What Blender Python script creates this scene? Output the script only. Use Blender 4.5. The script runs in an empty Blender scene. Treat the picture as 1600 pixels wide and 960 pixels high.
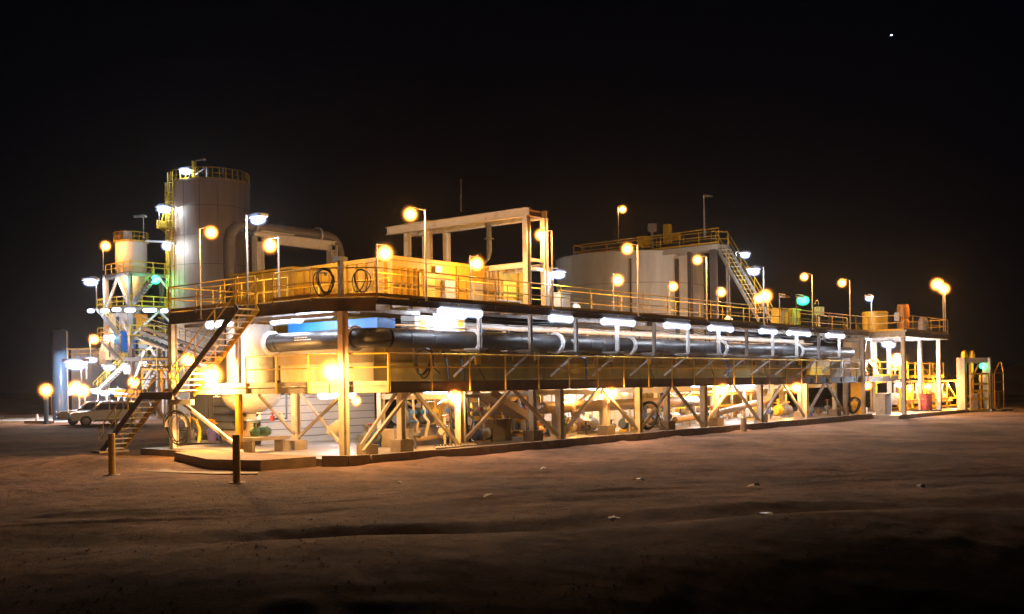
import bpy, math, random
from mathutils import Vector, Matrix
random.seed(7)
sc = bpy.context.scene
COL = sc.collection
R = math.radians
V = Vector

# ------------------------------------------------------------------ camera frame (also used to think in distances)
CAM = V((-22.22, -26.37, 2.66))
FW = V((0.7584, 0.6518, 0)).normalized()
RT = V((FW.y, -FW.x, 0))
FOC = 1600.0
HOR = 599.0
ROLL = 0.0145

def at(px, py, D):
    """world point seen at a photo pixel, D metres away along the view direction"""
    u, v = px - 800, HOR - py
    c, s = math.cos(ROLL), math.sin(ROLL)
    U = u * c + v * s
    W = -u * s + v * c
    return CAM + FW * D + RT * (U * D / FOC) + V((0, 0, W * D / FOC))

def gnd(px, D, z=0.0):
    p = at(px, 600, D); p.z = z
    return p

# ------------------------------------------------------------------ materials
MATS = {}
def mat(name, col, rough=.55, metal=0., var=.18, scale=3., bump=.0, bscale=40., dirt=None, dirt_amt=.35, spec=.5, stretch=(1,1,1)):
    if name in MATS: return MATS[name]
    m = bpy.data.materials.new(name); m.use_nodes = True
    nt = m.node_tree; N = nt.nodes; L = nt.links
    b = N['Principled BSDF']
    tc = N.new('ShaderNodeTexCoord')
    mp = N.new('ShaderNodeMapping'); mp.inputs['Scale'].default_value = stretch
    geo = N.new('ShaderNodeNewGeometry')
    L.new(geo.outputs['Position'], mp.inputs['Vector'])
    n1 = N.new('ShaderNodeTexNoise'); n1.inputs['Scale'].default_value = scale; n1.inputs['Detail'].default_value = 6; n1.inputs['Roughness'].default_value = .65
    L.new(mp.outputs[0], n1.inputs['Vector'])
    mx = N.new('ShaderNodeMix'); mx.data_type = 'RGBA'
    a = [max(0, c * (1 - var)) for c in col]; d = [min(1, c * (1 + var)) for c in col]
    mx.inputs[6].default_value = (*a, 1); mx.inputs[7].default_value = (*d, 1)
    rmp = N.new('ShaderNodeMapRange'); rmp.inputs[1].default_value = .3; rmp.inputs[2].default_value = .7
    L.new(n1.outputs['Fac'], rmp.inputs[0]); L.new(rmp.outputs[0], mx.inputs[0])
    out = mx.outputs[2]
    if dirt:
        n2 = N.new('ShaderNodeTexNoise'); n2.inputs['Scale'].default_value = scale * .45; n2.inputs['Detail'].default_value = 8; n2.inputs['Roughness'].default_value = .7
        L.new(mp.outputs[0], n2.inputs['Vector'])
        r2 = N.new('ShaderNodeMapRange'); r2.inputs[1].default_value = .52; r2.inputs[2].default_value = .68; r2.inputs[4].default_value = dirt_amt
        L.new(n2.outputs['Fac'], r2.inputs[0])
        m2 = N.new('ShaderNodeMix'); m2.data_type = 'RGBA'; m2.inputs[7].default_value = (*dirt, 1)
        L.new(r2.outputs[0], m2.inputs[0]); L.new(out, m2.inputs[6]); out = m2.outputs[2]
    L.new(out, b.inputs['Base Color'])
    rr = N.new('ShaderNodeMapRange'); rr.inputs[3].default_value = max(.05, rough - .12); rr.inputs[4].default_value = min(1, rough + .12)
    L.new(n1.outputs['Fac'], rr.inputs[0]); L.new(rr.outputs[0], b.inputs['Roughness'])
    b.inputs['Metallic'].default_value = metal
    b.inputs['Specular IOR Level'].default_value = spec
    if bump > 0:
        n3 = N.new('ShaderNodeTexNoise'); n3.inputs['Scale'].default_value = bscale; n3.inputs['Detail'].default_value = 4
        L.new(mp.outputs[0], n3.inputs['Vector'])
        bp = N.new('ShaderNodeBump'); bp.inputs['Strength'].default_value = bump; bp.inputs['Distance'].default_value = .03
        L.new(n3.outputs['Fac'], bp.inputs['Height']); L.new(bp.outputs[0], b.inputs['Normal'])
    MATS[name] = m
    return m

def emis(name, col, strength, glassy=False, sample=True, soft=0, tail=.25):
    if name in MATS: return MATS[name]
    m = bpy.data.materials.new(name); m.use_nodes = True
    nt = m.node_tree; N = nt.nodes; L = nt.links
    N.remove(N['Principled BSDF']); o = N['Material Output']
    e = N.new('ShaderNodeEmission'); e.inputs[0].default_value = (*col, 1); e.inputs[1].default_value = strength
    if glassy:
        t = N.new('ShaderNodeBsdfTransparent'); ad = N.new('ShaderNodeAddShader')
        L.new(e.outputs[0], ad.inputs[0]); L.new(t.outputs[0], ad.inputs[1]); L.new(ad.outputs[0], o.inputs[0])
    else:
        L.new(e.outputs[0], o.inputs[0])
    if soft:  # bright core fading to the rim: camera bloom painted into the emission
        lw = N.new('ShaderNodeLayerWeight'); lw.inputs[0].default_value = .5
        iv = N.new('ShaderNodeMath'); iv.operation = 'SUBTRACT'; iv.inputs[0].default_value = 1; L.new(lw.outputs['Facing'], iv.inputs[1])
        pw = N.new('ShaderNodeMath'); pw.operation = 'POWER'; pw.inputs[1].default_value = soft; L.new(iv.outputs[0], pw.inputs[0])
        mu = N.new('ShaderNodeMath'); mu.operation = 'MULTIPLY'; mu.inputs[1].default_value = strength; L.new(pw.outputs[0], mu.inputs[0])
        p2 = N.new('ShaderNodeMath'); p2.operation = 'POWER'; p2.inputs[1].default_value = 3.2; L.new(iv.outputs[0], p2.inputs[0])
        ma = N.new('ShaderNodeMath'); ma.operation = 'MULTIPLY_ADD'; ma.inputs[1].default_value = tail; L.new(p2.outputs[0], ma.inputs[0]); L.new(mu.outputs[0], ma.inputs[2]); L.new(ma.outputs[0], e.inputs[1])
    if not sample: m.cycles.emission_sampling = 'NONE'
    MATS[name] = m
    return m

galv = mat('galvanised_steel', (.40,.39,.37), .5, .35, .2, 4, dirt=(.16,.10,.06), dirt_amt=.5)
cream = mat('cream_painted_steel', (.58,.54,.46), .5, 0, .1, 3, dirt=(.25,.13,.06), dirt_amt=.55)
dark = mat('brown_grey_fascia_steel', (.16,.13,.11), .6, .1, .25, 3, dirt=(.10,.05,.03), dirt_amt=.6)
grate = mat('deck_grating', (.14,.13,.12), .7, .3, .3, 25)
_nt = grate.node_tree; _b = _nt.nodes['Principled BSDF']; _o = _nt.nodes['Material Output']
_t = _nt.nodes.new('ShaderNodeBsdfTransparent'); _m = _nt.nodes.new('ShaderNodeMixShader'); _m.inputs[0].default_value = .5   # open bar grating: half of it is holes
_w = _nt.nodes.new('ShaderNodeTexWave'); _w.inputs['Scale'].default_value = 9; _w.bands_direction = 'X'
_g = _nt.nodes.new('ShaderNodeNewGeometry'); _nt.links.new(_g.outputs['Position'], _w.inputs['Vector'])
_r = _nt.nodes.new('ShaderNodeMath'); _r.operation = 'GREATER_THAN'; _r.inputs[1].default_value = .5
_nt.links.new(_w.outputs['Fac'], _r.inputs[0]); _nt.links.new(_r.outputs[0], _m.inputs[0])
_nt.links.new(_t.outputs[0], _m.inputs[1]); _nt.links.new(_b.outputs[0], _m.inputs[2]); _nt.links.new(_m.outputs[0], _o.inputs[0])
yel = mat('safety_yellow_paint', (.72,.46,.035), .45, 0, .12, 5, dirt=(.30,.17,.05), dirt_amt=.5)
yeltank = mat('yellow_tank_paint', (.38,.235,.018), .5, 0, .3, 2.2, dirt=(.20,.13,.05), dirt_amt=.8, stretch=(1,1,.2))
trough = mat('stained_olive_trough', (.20,.15,.055), .55, 0, .3, 1.0, dirt=(.12,.085,.04), dirt_amt=.7, stretch=(1,1,.3))
hdpe = mat('black_plastic_pipe', (.020,.021,.024), .44, 0, .25, 5, dirt=(.10,.09,.075), dirt_amt=.45, spec=.4, bump=.12, bscale=9, stretch=(.4,1,1))
rubber = mat('black_rubber', (.02,.02,.02), .6, 0, .2, 8)
conc = mat('concrete', (.30,.255,.20), .8, 0, .25, 2.5, bump=.4, dirt=(.17,.12,.08), dirt_amt=.6)
wetconc = mat('wet_concrete_slab', (.36,.33,.30), .38, 0, .2, 1.2, bump=.15, dirt=(.20,.15,.11), dirt_amt=.6)
dconc = mat('dusty_concrete', (.27,.20,.14), .85, 0, .25, 2.0, bump=.4, bscale=15, dirt=(.13,.085,.055), dirt_amt=.7)
tankgrey = mat('grey_tank_plate', (.62,.62,.56), .5, .1, .14, 1.0, dirt=(.25,.19,.14), dirt_amt=.5, stretch=(1,1,.18))
siloc = mat('silo_beige_plate', (.60,.49,.35), .55, .0, .10, .8, dirt=(.28,.2,.14), dirt_amt=.45, stretch=(1,1,.15))
whitep = mat('white_paint', (.78,.77,.74), .45, 0, .06, 3, dirt=(.35,.28,.2), dirt_amt=.3)
whitecar = mat('white_car_paint', (.75,.75,.73), .22, 0, .03, 3)
bluep = mat('blue_tank_paint', (.01,.17,.62), .4, 0, .12, 2)
bluedull = mat('dull_blue_paint', (.08,.14,.30), .45, 0, .15, 3, dirt=(.1,.08,.07))
tanpipe = mat('tan_pipe_paint', (.42,.32,.21), .5, 0, .15, 3, dirt=(.2,.1,.05))
greenp = mat('dark_green_paint', (.06,.14,.09), .45, 0, .15, 5)
motor = mat('motor_grey_paint', (.10,.11,.14), .45, .2, .2, 6)
redp = mat('dark_red_drum_paint', (.30,.04,.035), .4, 0, .15, 5)
orangep = mat('orange_paint', (.75,.28,.02), .45, 0, .1, 5)
glass = mat('dark_car_glass', (.02,.022,.025), .08, 0, .05, 3)
chrome = mat('bare_metal', (.6,.6,.6), .3, .8, .1, 6)
tyre = mat('tyre_rubber', (.018,.018,.018), .8, 0, .2, 8)
corr = mat('silver_wall_sheet', (.50,.52,.53), .42, .3, .07, 1, dirt=(.3,.27,.22), dirt_amt=.3)
shed = mat('grey_shed_sheet', (.26,.25,.25), .6, 0, .1, 1)

E_or = emis('orange_lamp_bloom', (1, .27, .035), 42, True, False, 15, .42)
E_wh = emis('white_lamp_bloom', (.42, .55, 1), 24, True, False, 12, .3)
E_gr = emis('green_lamp_bloom', (.03, 1, .42), 9, True, False, 3.0)
E_halo = emis('fluorescent_glare', (.60, .72, 1), 14, True, False, 4.5, .2)  # glow shell painting the glare round a strip light
E_tube2 = emis('far_fluorescent_diffuser', (.82, .88, 1), 60, False, True)
E_tube = emis('fluorescent_diffuser', (.82, .88, 1), 110, False, True)

# ------------------------------------------------------------------ mesh building
def frame(d, up=V((0, 0, 1))):
    d = d.normalized()
    if abs(d.dot(up)) > .98: up = V((0, 1, 0))
    s = d.cross(up).normalized(); u = s.cross(d).normalized()
    return d, s, u

class MB:
    def __init__(self): self.v = []; self.f = []; self.st = []
    def add(self, vs, fs):
        self.st.append((len(self.v), len(self.f)))
        b = len(self.v); self.v += [tuple(x) for x in vs]; self.f += [tuple(b + i for i in f) for f in fs]; return self
    def box(self, c, s, rz=0):
        c = V(c); h = V(s) / 2; M = Matrix.Rotation(rz, 3, 'Z')
        vs = [c + M @ V((x * h.x, y * h.y, z * h.z)) for x in (-1, 1) for y in (-1, 1) for z in (-1, 1)]
        return self.add(vs, [(0,1,3,2),(4,6,7,5),(0,4,5,1),(2,3,7,6),(0,2,6,4),(1,5,7,3)])
    def box2(self, a, b):
        a = V(a); b = V(b)
        return self.box((a + b) / 2, [abs(x) for x in (b - a)])
    def bar(self, p, q, w, h, up=V((0, 0, 1)), off=(0, 0)):
        p = V(p); q = V(q); d, s, u = frame(q - p, up)
        o = s * off[0] + u * off[1]
        vs = [e + o + s * (i * w / 2) + u * (j * h / 2) for e in (p, q) for i, j in ((-1,-1),(1,-1),(1,1),(-1,1))]
        return self.add(vs, [(3,2,1,0),(4,5,6,7),(0,1,5,4),(1,2,6,5),(2,3,7,6),(3,0,4,7)])
    def ibeam(self, p, q, w, h, t=.02, up=V((0, 0, 1))):
        self.bar(p, q, w, t, up, (0, h / 2 - t / 2)); self.bar(p, q, w, t, up, (0, -h / 2 + t / 2))
        return self.bar(p, q, t, h - 2 * t - .002, up)
    def angle(self, p, q, w=.1, t=.012):
        self.bar(p, q, w, t, off=(0, w / 2)); return self.bar(p, q, t, w - t - .002, off=(w / 2 - t / 2, 0))
    def tube(self, pts, r, n=10, caps=True, closed=False):
        pts = [V(p) for p in pts]; k = len(pts); rs = r if isinstance(r, (list, tuple)) else [r] * k
        rings = []; ref = None
        for i in range(k):
            if closed: t = pts[(i + 1) % k] - pts[i - 1]
            else: t = pts[min(i + 1, k - 1)] - pts[max(i - 1, 0)]
            t.normalize()
            if ref is None:
                ref = V((0, 0, 1)) if abs(t.z) < .9 else V((1, 0, 0))
            s = t.cross(ref)
            if s.length < 1e-4: s = t.cross(V((0, 1, 0)))
            s.normalize(); ref = s.cross(t).normalized()
            rings.append([pts[i] + (s * math.cos(a) + ref * math.sin(a)) * rs[i] for a in [2 * math.pi * j / n for j in range(n)]])
        vs = [x for g in rings for x in g]; fs = []
        for i in range(k if closed else k - 1):
            a = i * n; b = ((i + 1) % k) * n
            for j in range(n): fs.append((a + j, a + (j + 1) % n, b + (j + 1) % n, b + j))
        if caps and not closed:
            fs.append(tuple(range(n - 1, -1, -1))); fs.append(tuple((k - 1) * n + j for j in range(n)))
        return self.add(vs, fs)
    def lathe(self, c, prof, n=32, axis='Z', a0=0, a1=2 * math.pi):
        c = V(c); full = abs(a1 - a0 - 2 * math.pi) < 1e-6; vs = []; m = n if full else n + 1
        for (r, z) in prof:
            for j in range(m):
                a = a0 + (a1 - a0) * j / n
                p = V((r * math.cos(a), r * math.sin(a), z))
                if axis == 'X': p = V((p.z, p.x, p.y))
                if axis == 'Y': p = V((p.x, p.z, p.y))
                vs.append(c + p)
        fs = []
        for i in range(len(prof) - 1):
            for j in range(n):
                k = (j + 1) % m if full else j + 1
                fs.append((i * m + j, i * m + k, (i + 1) * m + k, (i + 1) * m + j))
        return self.add(vs, fs)
    def prism(self, foot, z0, z1):
        n = len(foot); vs = [V((x, y, z0)) for x, y in foot] + [V((x, y, z1)) for x, y in foot]
        return self.add(vs, [tuple(range(n - 1, -1, -1)), tuple(range(n, 2 * n))] + [(i, (i + 1) % n, n + (i + 1) % n, n + i) for i in range(n)])
    def extr(self, prof, M, w):
        """profile in local XZ pulled along local Y by w (centred), placed by matrix M"""
        n = len(prof)
        vs = [M @ V((x, s * w / 2, z)) for s in (-1, 1) for x, z in prof]
        return self.add(vs, [tuple(range(n)), tuple(range(2 * n - 1, n - 1, -1))] + [((i + 1) % n, i, n + i, n + (i + 1) % n) for i in range(n)])
    def mesh(self, name, m, o=V((0, 0, 0)), smooth=True):
        me = bpy.data.meshes.new(name)
        me.from_pydata([tuple(V(x) - o) for x in self.v], [], self.f); me.materials.append(m)
        if smooth:
            me.polygons.foreach_set('use_smooth', [True] * len(me.polygons))
            me.set_sharp_from_angle(angle=R(35))
        me.update(); return me
    def build_split(self, name, m, parent=None, k=1, smooth=True):
        """every k consecutive shapes become one part of their own"""
        o = None
        for i in range(0, len(self.st), k):
            v0, f0 = self.st[i]; v1, f1 = self.st[i + k] if i + k < len(self.st) else (len(self.v), len(self.f))
            p = MB(); p.v = self.v[v0:v1]; p.f = [tuple(j - v0 for j in f) for f in self.f[f0:f1]]
            o = p.build(name, m, parent, smooth)
        return o
    def build(self, name, m, parent=None, smooth=True):
        o = bpy.data.objects.new(name, self.mesh(name, m, wloc(parent), smooth)); COL.objects.link(o)
        if parent is not None: o.parent = parent
        return o

def wloc(o):
    p = V((0, 0, 0))
    while o is not None: p = p + o.location; o = o.parent
    return p

def tag(o, label=None, cat=None, group=None, kind=None):
    if label: o['label'] = label
    if cat: o['category'] = cat
    if group: o['group'] = group
    if kind: o['kind'] = kind
    return o
def thing(name, label, cat, loc, group=None):
    o = bpy.data.objects.new(name, None); COL.objects.link(o); o.location = V(loc); o.empty_display_size = .2
    return tag(o, label, cat, group)
def inst(name, me, parent, loc):
    """a part that shares mesh data; loc in world coordinates"""
    o = bpy.data.objects.new(name, me); COL.objects.link(o); o.parent = parent; o.location = V(loc) - wloc(parent); return o
def arc(c, r, a0, a1, n, ax, ay):
    c = V(c); ax = V(ax); ay = V(ay)
    return [c + (ax * math.cos(a) + ay * math.sin(a)) * r for a in [a0 + (a1 - a0) * i / n for i in range(n + 1)]]

# ------------------------------------------------------------------ handrails
POST = MB().tube([(0,0,-.12),(0,0,1.0)], .026, 8)
POSTM = POST.mesh('rail_post', yel)
POSTF = MB().tube([(0,0,-.12),(0,0,1.1)], .055, 8).mesh('rail_post_stout', yel)
POSTD = MB().tube([(0,0,-.35),(0,0,1.0)], .033, 8).mesh('rail_post_long', yel)
def handrail(label, pts, h=1.0, step=2.0, group=None, cat='handrail', postm=None, posts=None, toe=True, r=.024, m=None, ends=False):
    pts = [V(p) for p in pts]
    t = thing('handrail', label, cat, pts[0], group)
    m = m or yel
    up = V((0, 0, h)); md = V((0, 0, h * .52))
    MB().tube([p + up for p in pts], r, 8).build('top_rail', m, t)
    MB().tube([p + md for p in pts], r * .8, 8).build('middle_rail', m, t)
    if toe:
        tb = MB()
        for a, b in zip(pts[:-1], pts[1:]): tb.bar(a + V((0,0,.07)), b + V((0,0,.07)), .008, .12)
        tb.build('toe_board', m, t)
    if posts is None:
        posts = [pts[0]]
        for a, b in zip(pts[:-1], pts[1:]):
            n = max(1, round((b - a).length / step))
            posts += [a.lerp(b, (i + 1) / n) for i in range(n)]
    for p in posts: inst('post', postm or POSTM, t, p)
    return t

# ------------------------------------------------------------------ stairs
def stair(name, label, p0, p1, w, side, n, stringer=None, rail=True, group=None, tread_m=None, sm=None, railh=.95, sides=(0, 1), far_m=None, sw=.26):
    """p0 foot, p1 head, both on the near stringer; side = unit vector across the stair"""
    p0 = V(p0); p1 = V(p1); side = V(side).normalized()
    t = thing(name, label, 'stairs', p0, group)
    sm = sm or dark
    for k in (0, 1):
        o = side * (w * k)
        MB().bar(p0 + o, p1 + o, .035, sw).build('stringer', (far_m or sm) if k else sm, t)
    run = (p1 - p0); hd = V((run.x, run.y, 0)).normalized()
    tm = MB()
    tm.add([side * .02 - hd * .13 + V((0,0,z)) for z in (-.02, .02)] + [side * .02 + hd * .13 + V((0,0,z)) for z in (-.02, .02)] +
           [side * (w - .02) - hd * .13 + V((0,0,z)) for z in (-.02, .02)] + [side * (w - .02) + hd * .13 + V((0,0,z)) for z in (-.02, .02)],
           [(0,2,3,1),(4,5,7,6),(0,1,5,4),(2,6,7,3),(0,4,6,2),(1,3,7,5)])
    me = tm.mesh('tread', tread_m or galv, smooth=False)
    for i in range(n):
        inst('tread', me, t, p0 + run * ((i + .7) / n))
    if rail:
        for k in sides:
            o = side * (w * k) + V((0, 0, .1))
            a = p0 + o; b = p1 + o
            u = V((0, 0, railh)); q = V((0, 0, railh * .5))
            e = -hd * .25
            MB().tube([a + e + q, a + e * 1.1 + (u + q) * .5, a + u * 1.0, b + u], .024, 8).build('hand_rail', yel, t)
            MB().tube([a + q, b + q], .02, 8).build('middle_rail', yel, t)
            for f in (.06, .36, .66, .97):
                c = a.lerp(b, f)
                MB().tube([c - V((0,0,.15)), c + u], .024, 8).build('post', yel, t)
    return t

# ------------------------------------------------------------------ lamps
HOUS = MB().lathe((0,0,0), [(.0,.20),(.06,.20),(.09,.16),(.10,.08),(.13,.05),(.13,.03),(0,.03)], 14).mesh('lamp_housing', motor)
GL = MB().lathe((0,0,-.02), [(.335*math.sin(a), -.335*math.cos(a)) for a in [math.pi*i/16 for i in range(0,17)]], 28)  # larger than a real globe, so it also holds the painted bloom
GLM = {k: GL.mesh('lamp_bloom_' + k, e) for k, e in (('orange', E_or), ('white', E_wh), ('green', E_gr))}
FLH = MB().box((0,0,.07),(.62,.30,.09)).mesh('flood_housing', galv, smooth=False)
FLE = MB().lathe((0,0,-.03), [(math.sin(a), -.17*math.cos(a)) for a in [math.pi*i/14 for i in range(0,15)]], 28)  # swollen lens shape that carries the painted bloom of a floodlight
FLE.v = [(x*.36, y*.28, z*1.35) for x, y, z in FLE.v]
FLG = {k: FLE.mesh('flood_bloom_' + k, e) for k, e in (('orange', E_or), ('white', E_wh), ('green', E_gr))}
COLR = {'orange': (1, .50, .135), 'white': (.78, .87, 1), 'green': (.05, 1, .4)}
LSC = 1.0
W_TOP = 520
W_LOW = 420
def lampdata(kind, W):
    d = bpy.data.lights.new('lamp_light', 'POINT'); d.energy = W * LSC; d.color = COLR[kind]; d.shadow_soft_size = .07
    return d
LD = {}
RL = random.Random(4)
def lamp(label, pos, kind='orange', W=300, pole=None, arm=None, group=None, flood=False, size=1.0, lit=True, name='pole_lamp', polem=None, pr=.035, cat='lamp'):
    """pos = globe centre. pole = foot point of the pole (its top is at the lamp's height) or None; arm = where a short bracket starts"""
    pos = V(pos); size *= RL.uniform(.84, 1.12)
    root = V(pole) if pole is not None else pos
    t = thing(name, label, cat, root, group)
    top = pos + V((0, 0, .17 * size))
    if pole is not None:
        P = V(pole); P2 = V((P.x, P.y, top.z + .05))
        MB().tube([P, P + V((0,0,(P2.z-P.z)*.6)), P2], [pr*1.15, pr, pr*.85], 8).build('pole', polem or galv, t)
        MB().box((P.x, P.y, P.z + .012), (.2, .2, .02)).build('base_plate', galv, t)
        if (V((P2.x, P2.y)) - V((top.x, top.y))).length > .05:
            MB().tube([P2 - V((0,0,.03)), V((top.x, top.y, P2.z - .02)), top + V((0,0,-.01))], .022, 6).build('arm', polem or galv, t)
    elif arm is not None:
        MB().tube([V(arm), V((arm[0], arm[1], top.z)) if abs(arm[2]-top.z) > .05 else V(arm).lerp(top, .5), top], .02, 6).build('bracket', galv, t)
    h = inst('housing', FLH if flood else HOUS, t, pos + V((0, 0, .02 if flood else 0))); h.scale = (size,) * 3
    if flood: h.rotation_euler = (0, 0, math.atan2(top.y - root.y, top.x - root.x) if pole is not None else 0)
    if lit:
        g = inst('glow_globe', (FLG if flood else GLM)[kind], t, pos); g.scale = (size,) * 3; g.name = 'lens' if flood else 'glow_globe'  # glowing shell enlarged to stand in for bloom
        if flood: g.rotation_euler = h.rotation_euler
        if W > 0:
            key = (kind, W)
            if key not in LD: LD[key] = lampdata(kind, W)
            inst('light', LD[key], t, pos + V((0, 0, -.10 if flood else -.04)))
    return t

def tube_light(label, c, L=1.4, d=V((1,0,0)), group='strip lights under the upper deck', em=None):
    c = V(c); d = V(d).normalized()
    t = thing('strip_light', label, 'strip light', c, group)
    MB().bar(c - d * L / 2 + V((0,0,.045)), c + d * L / 2 + V((0,0,.045)), .16, .07).build('housing', whitep, t)
    MB().bar(c - d * (L / 2 - .04) - V((0,0,.03)), c + d * (L / 2 - .04) - V((0,0,.03)), .13, .07).build('tube', em or E_tube, t)
    q = .21 if em is None else .26
    MB().tube([c + d*(-L/2-q) , c + d*(-L/2-q*.86), c + d*(-L/2-q*.5), c - d*L/2, c + d*L/2, c + d*(L/2+q*.5), c + d*(L/2+q*.86), c + d*(L/2+q)], [.01, q*.5, q*.86, q, q, q*.86, q*.5, .01], 20, caps=False).build('glare_shell', E_halo, t)  # capsule wider than the fitting, painting the glare around the tube
    br = MB()
    for k in (-1, 1): br.bar(c + d * (k * L * .35) + V((0,0,.08)), c + d * (k * L * .35) + V((0,0,.26)), .03, .03)
    br.build('bracket', galv, t)
    return t


# ================================================================== SETTING
from mathutils import noise
def gh(x, y):
    """ground height"""
    dx = max(-4.5 - x, 0, x - 60); dy = max(-.6 - y, 0, y - 60)
    d = math.hypot(dx, dy)
    k = min(1, max(0, (d - .3) / 5))
    p = V((x * .16, y * .16, 0))
    h = noise.noise(p) * .12 * k + noise.noise(V((x * .7, y * .7, 3))) * .035 * min(1, max(0, d / 1.2))
    # camera-side coordinates for the wheel ruts and the low graded lip
    q = V((x, y, 0)) - V((CAM.x, CAM.y, 0)); D = q.dot(FW); L = q.dot(RT)
    c = 17.6 + .30 * max(0, L - .5) + .035 * min(0, L) + .35 * math.sin(L * .33 + .4) + .4 * noise.noise(V((L * .25, 1, 5)))
    e = (D - c)
    if e < 0: h -= .036 * min(-e, 5) ** 2  # fall-off shaped to turn the foreground away from the lamps and darken it
    if D > 3:
        A = .07 + .24 * math.exp(-((L + 2.6) / 2.4) ** 2) + .10 * math.exp(-((L - 6) / 2.5) ** 2)
        h += .16 * k / (1 + math.exp(max(-40, min(40, e * 6))))
        u = (e - .15) / 2.3
        if 0 < u < 1: h -= A * (math.sin(math.pi * min(1, u * 2.2) / 2) if u < .4545 else math.cos(math.pi * (u - .4545) / .5455 / 2) ** 1.5) * k
        h -= .05 * math.exp(-((e - 4.6) / .4) ** 2) * (.6 + noise.noise(V((L * .2, 3, 9)))) * k
        h += .005 * noise.noise(V((L * 1.1, D * 3.5, 2))) * k
        h += .03 * noise.noise(V((x * 2.3, y * 2.3, 4))) * noise.noise(V((x * .35, y * .35, 14))) * 2 * k
        # crisp pairs of tyre tracks crossing the yard
        for (c0, sl, cv) in ((23.5, .30, .6), (25.1, .30, .6), (28.5, -.12, .9), (30.1, -.12, .9)):
            e2 = D - (c0 + sl * L + cv * math.sin(L * .22))
            h += (-.045 * math.exp(-(e2 / .16) ** 2) + .02 * math.exp(-((abs(e2) - .3) / .1) ** 2)) * (.5 + noise.noise(V((L * .5, c0, 1)))) * k
    # spoil heap by the stair foot
    h += .28 * math.exp(-(((x + 4.4) / 1.5) ** 2 + ((y - 8.2) / 3.5) ** 2)) * (1 + .5 * noise.noise(V((x, y, 8))))
    if 0 < x < 45: h += .10 * math.exp(-((y + .95) / .3) ** 2) * max(0, .35 + noise.noise(V((x * .45, 7, 7))) * 1.3)
    h += .10 * math.exp(-(((x - 1) / 3.5) ** 2 + ((y + 1.6) / .8) ** 2))
    return h
def make_ground():
    angs = []
    a = -180.
    while a < 180:
        angs.append(a); a += .2 if abs(a) < 33 else (1.5 if abs(a) < 60 else 6)
    base = math.atan2(FW.y, FW.x)
    rad = [1.0]
    while rad[-1] < 1200: rad.append(rad[-1] * (1.0055 if 9 < rad[-1] < 36 else (1.02 if rad[-1] < 60 else 1.06)))
    n = len(angs); vs = []; fs = []
    for r in rad:
        for a in angs:
            x = CAM.x + r * math.cos(base + R(a)); y = CAM.y + r * math.sin(base + R(a))
            vs.append((x, y, gh(x, y) if r < 130 else 0))
    for i in range(len(rad) - 1):
        for j in range(n):
            k = (j + 1) % n
            fs.append((i * n + j, (i + 1) * n + j, (i + 1) * n + k, i * n + k))
    vs.append((CAM.x, CAM.y, 0)); c = len(vs) - 1
    fs += [(c, j, (j + 1) % n) for j in range(n)]
    m = bpy.data.materials.new('red_dirt'); m.use_nodes = True
    nt = m.node_tree; N = nt.nodes; L = nt.links; b = N['Principled BSDF']
    g = N.new('ShaderNodeNewGeometry')
    def nz(scale, det=6, ro=.6):
        t = N.new('ShaderNodeTexNoise'); t.inputs['Scale'].default_value = scale; t.inputs['Detail'].default_value = det; t.inputs['Roughness'].default_value = ro
        L.new(g.outputs['Position'], t.inputs['Vector']); return t.outputs['Fac']
    def ramp(fac, stops):
        r = N.new('ShaderNodeValToRGB'); L.new(fac, r.inputs[0])
        while len(r.color_ramp.elements) < len(stops): r.color_ramp.elements.new(.5)
        for e, (p, c) in zip(r.color_ramp.elements, stops): e.position = p; e.color = (*c, 1)
        return r.outputs[0]
    big = ramp(nz(.22, 8, .65), [(.36, (.070,.047,.036)), (.5, (.185,.118,.086)), (.64, (.31,.205,.152))])
    mid = ramp(nz(1.6, 8, .7), [(.34, (.42,.38,.36)), (.5, (1,1,1)), (.7, (1.2,1.15,1.12))])
    fine = ramp(nz(28, 3, .7), [(.28, (.45,.43,.42)), (.45, (1,1,1)), (.72, (1.15,1.15,1.15))])
    out = big
    for f in (mid, fine):
        x = N.new('ShaderNodeMix'); x.data_type = 'RGBA'; x.blend_type = 'MULTIPLY'; x.inputs[0].default_value = .85
        L.new(out, x.inputs[6]); L.new(f, x.inputs[7]); out = x.outputs[2]
    L.new(out, b.inputs['Base Color']); b.inputs['Roughness'].default_value = .92; b.inputs['Specular IOR Level'].default_value = .2
    ad = N.new('ShaderNodeMath'); ad.operation = 'ADD'
    ml = N.new('ShaderNodeMath'); ml.operation = 'MULTIPLY'; ml.inputs[1].default_value = 3
    L.new(nz(2.2, 10, .75), ml.inputs[0]); L.new(ml.outputs[0], ad.inputs[0]); L.new(nz(22, 4, .7), ad.inputs[1])
    bp = N.new('ShaderNodeBump'); bp.inputs['Strength'].default_value = .85; bp.inputs['Distance'].default_value = .05
    L.new(ad.outputs[0], bp.inputs['Height']); L.new(bp.outputs[0], b.inputs['Normal'])
    mb = MB(); mb.v = vs; mb.f = fs
    tag(mb.build('ground', m), kind='structure')
make_ground()

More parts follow.
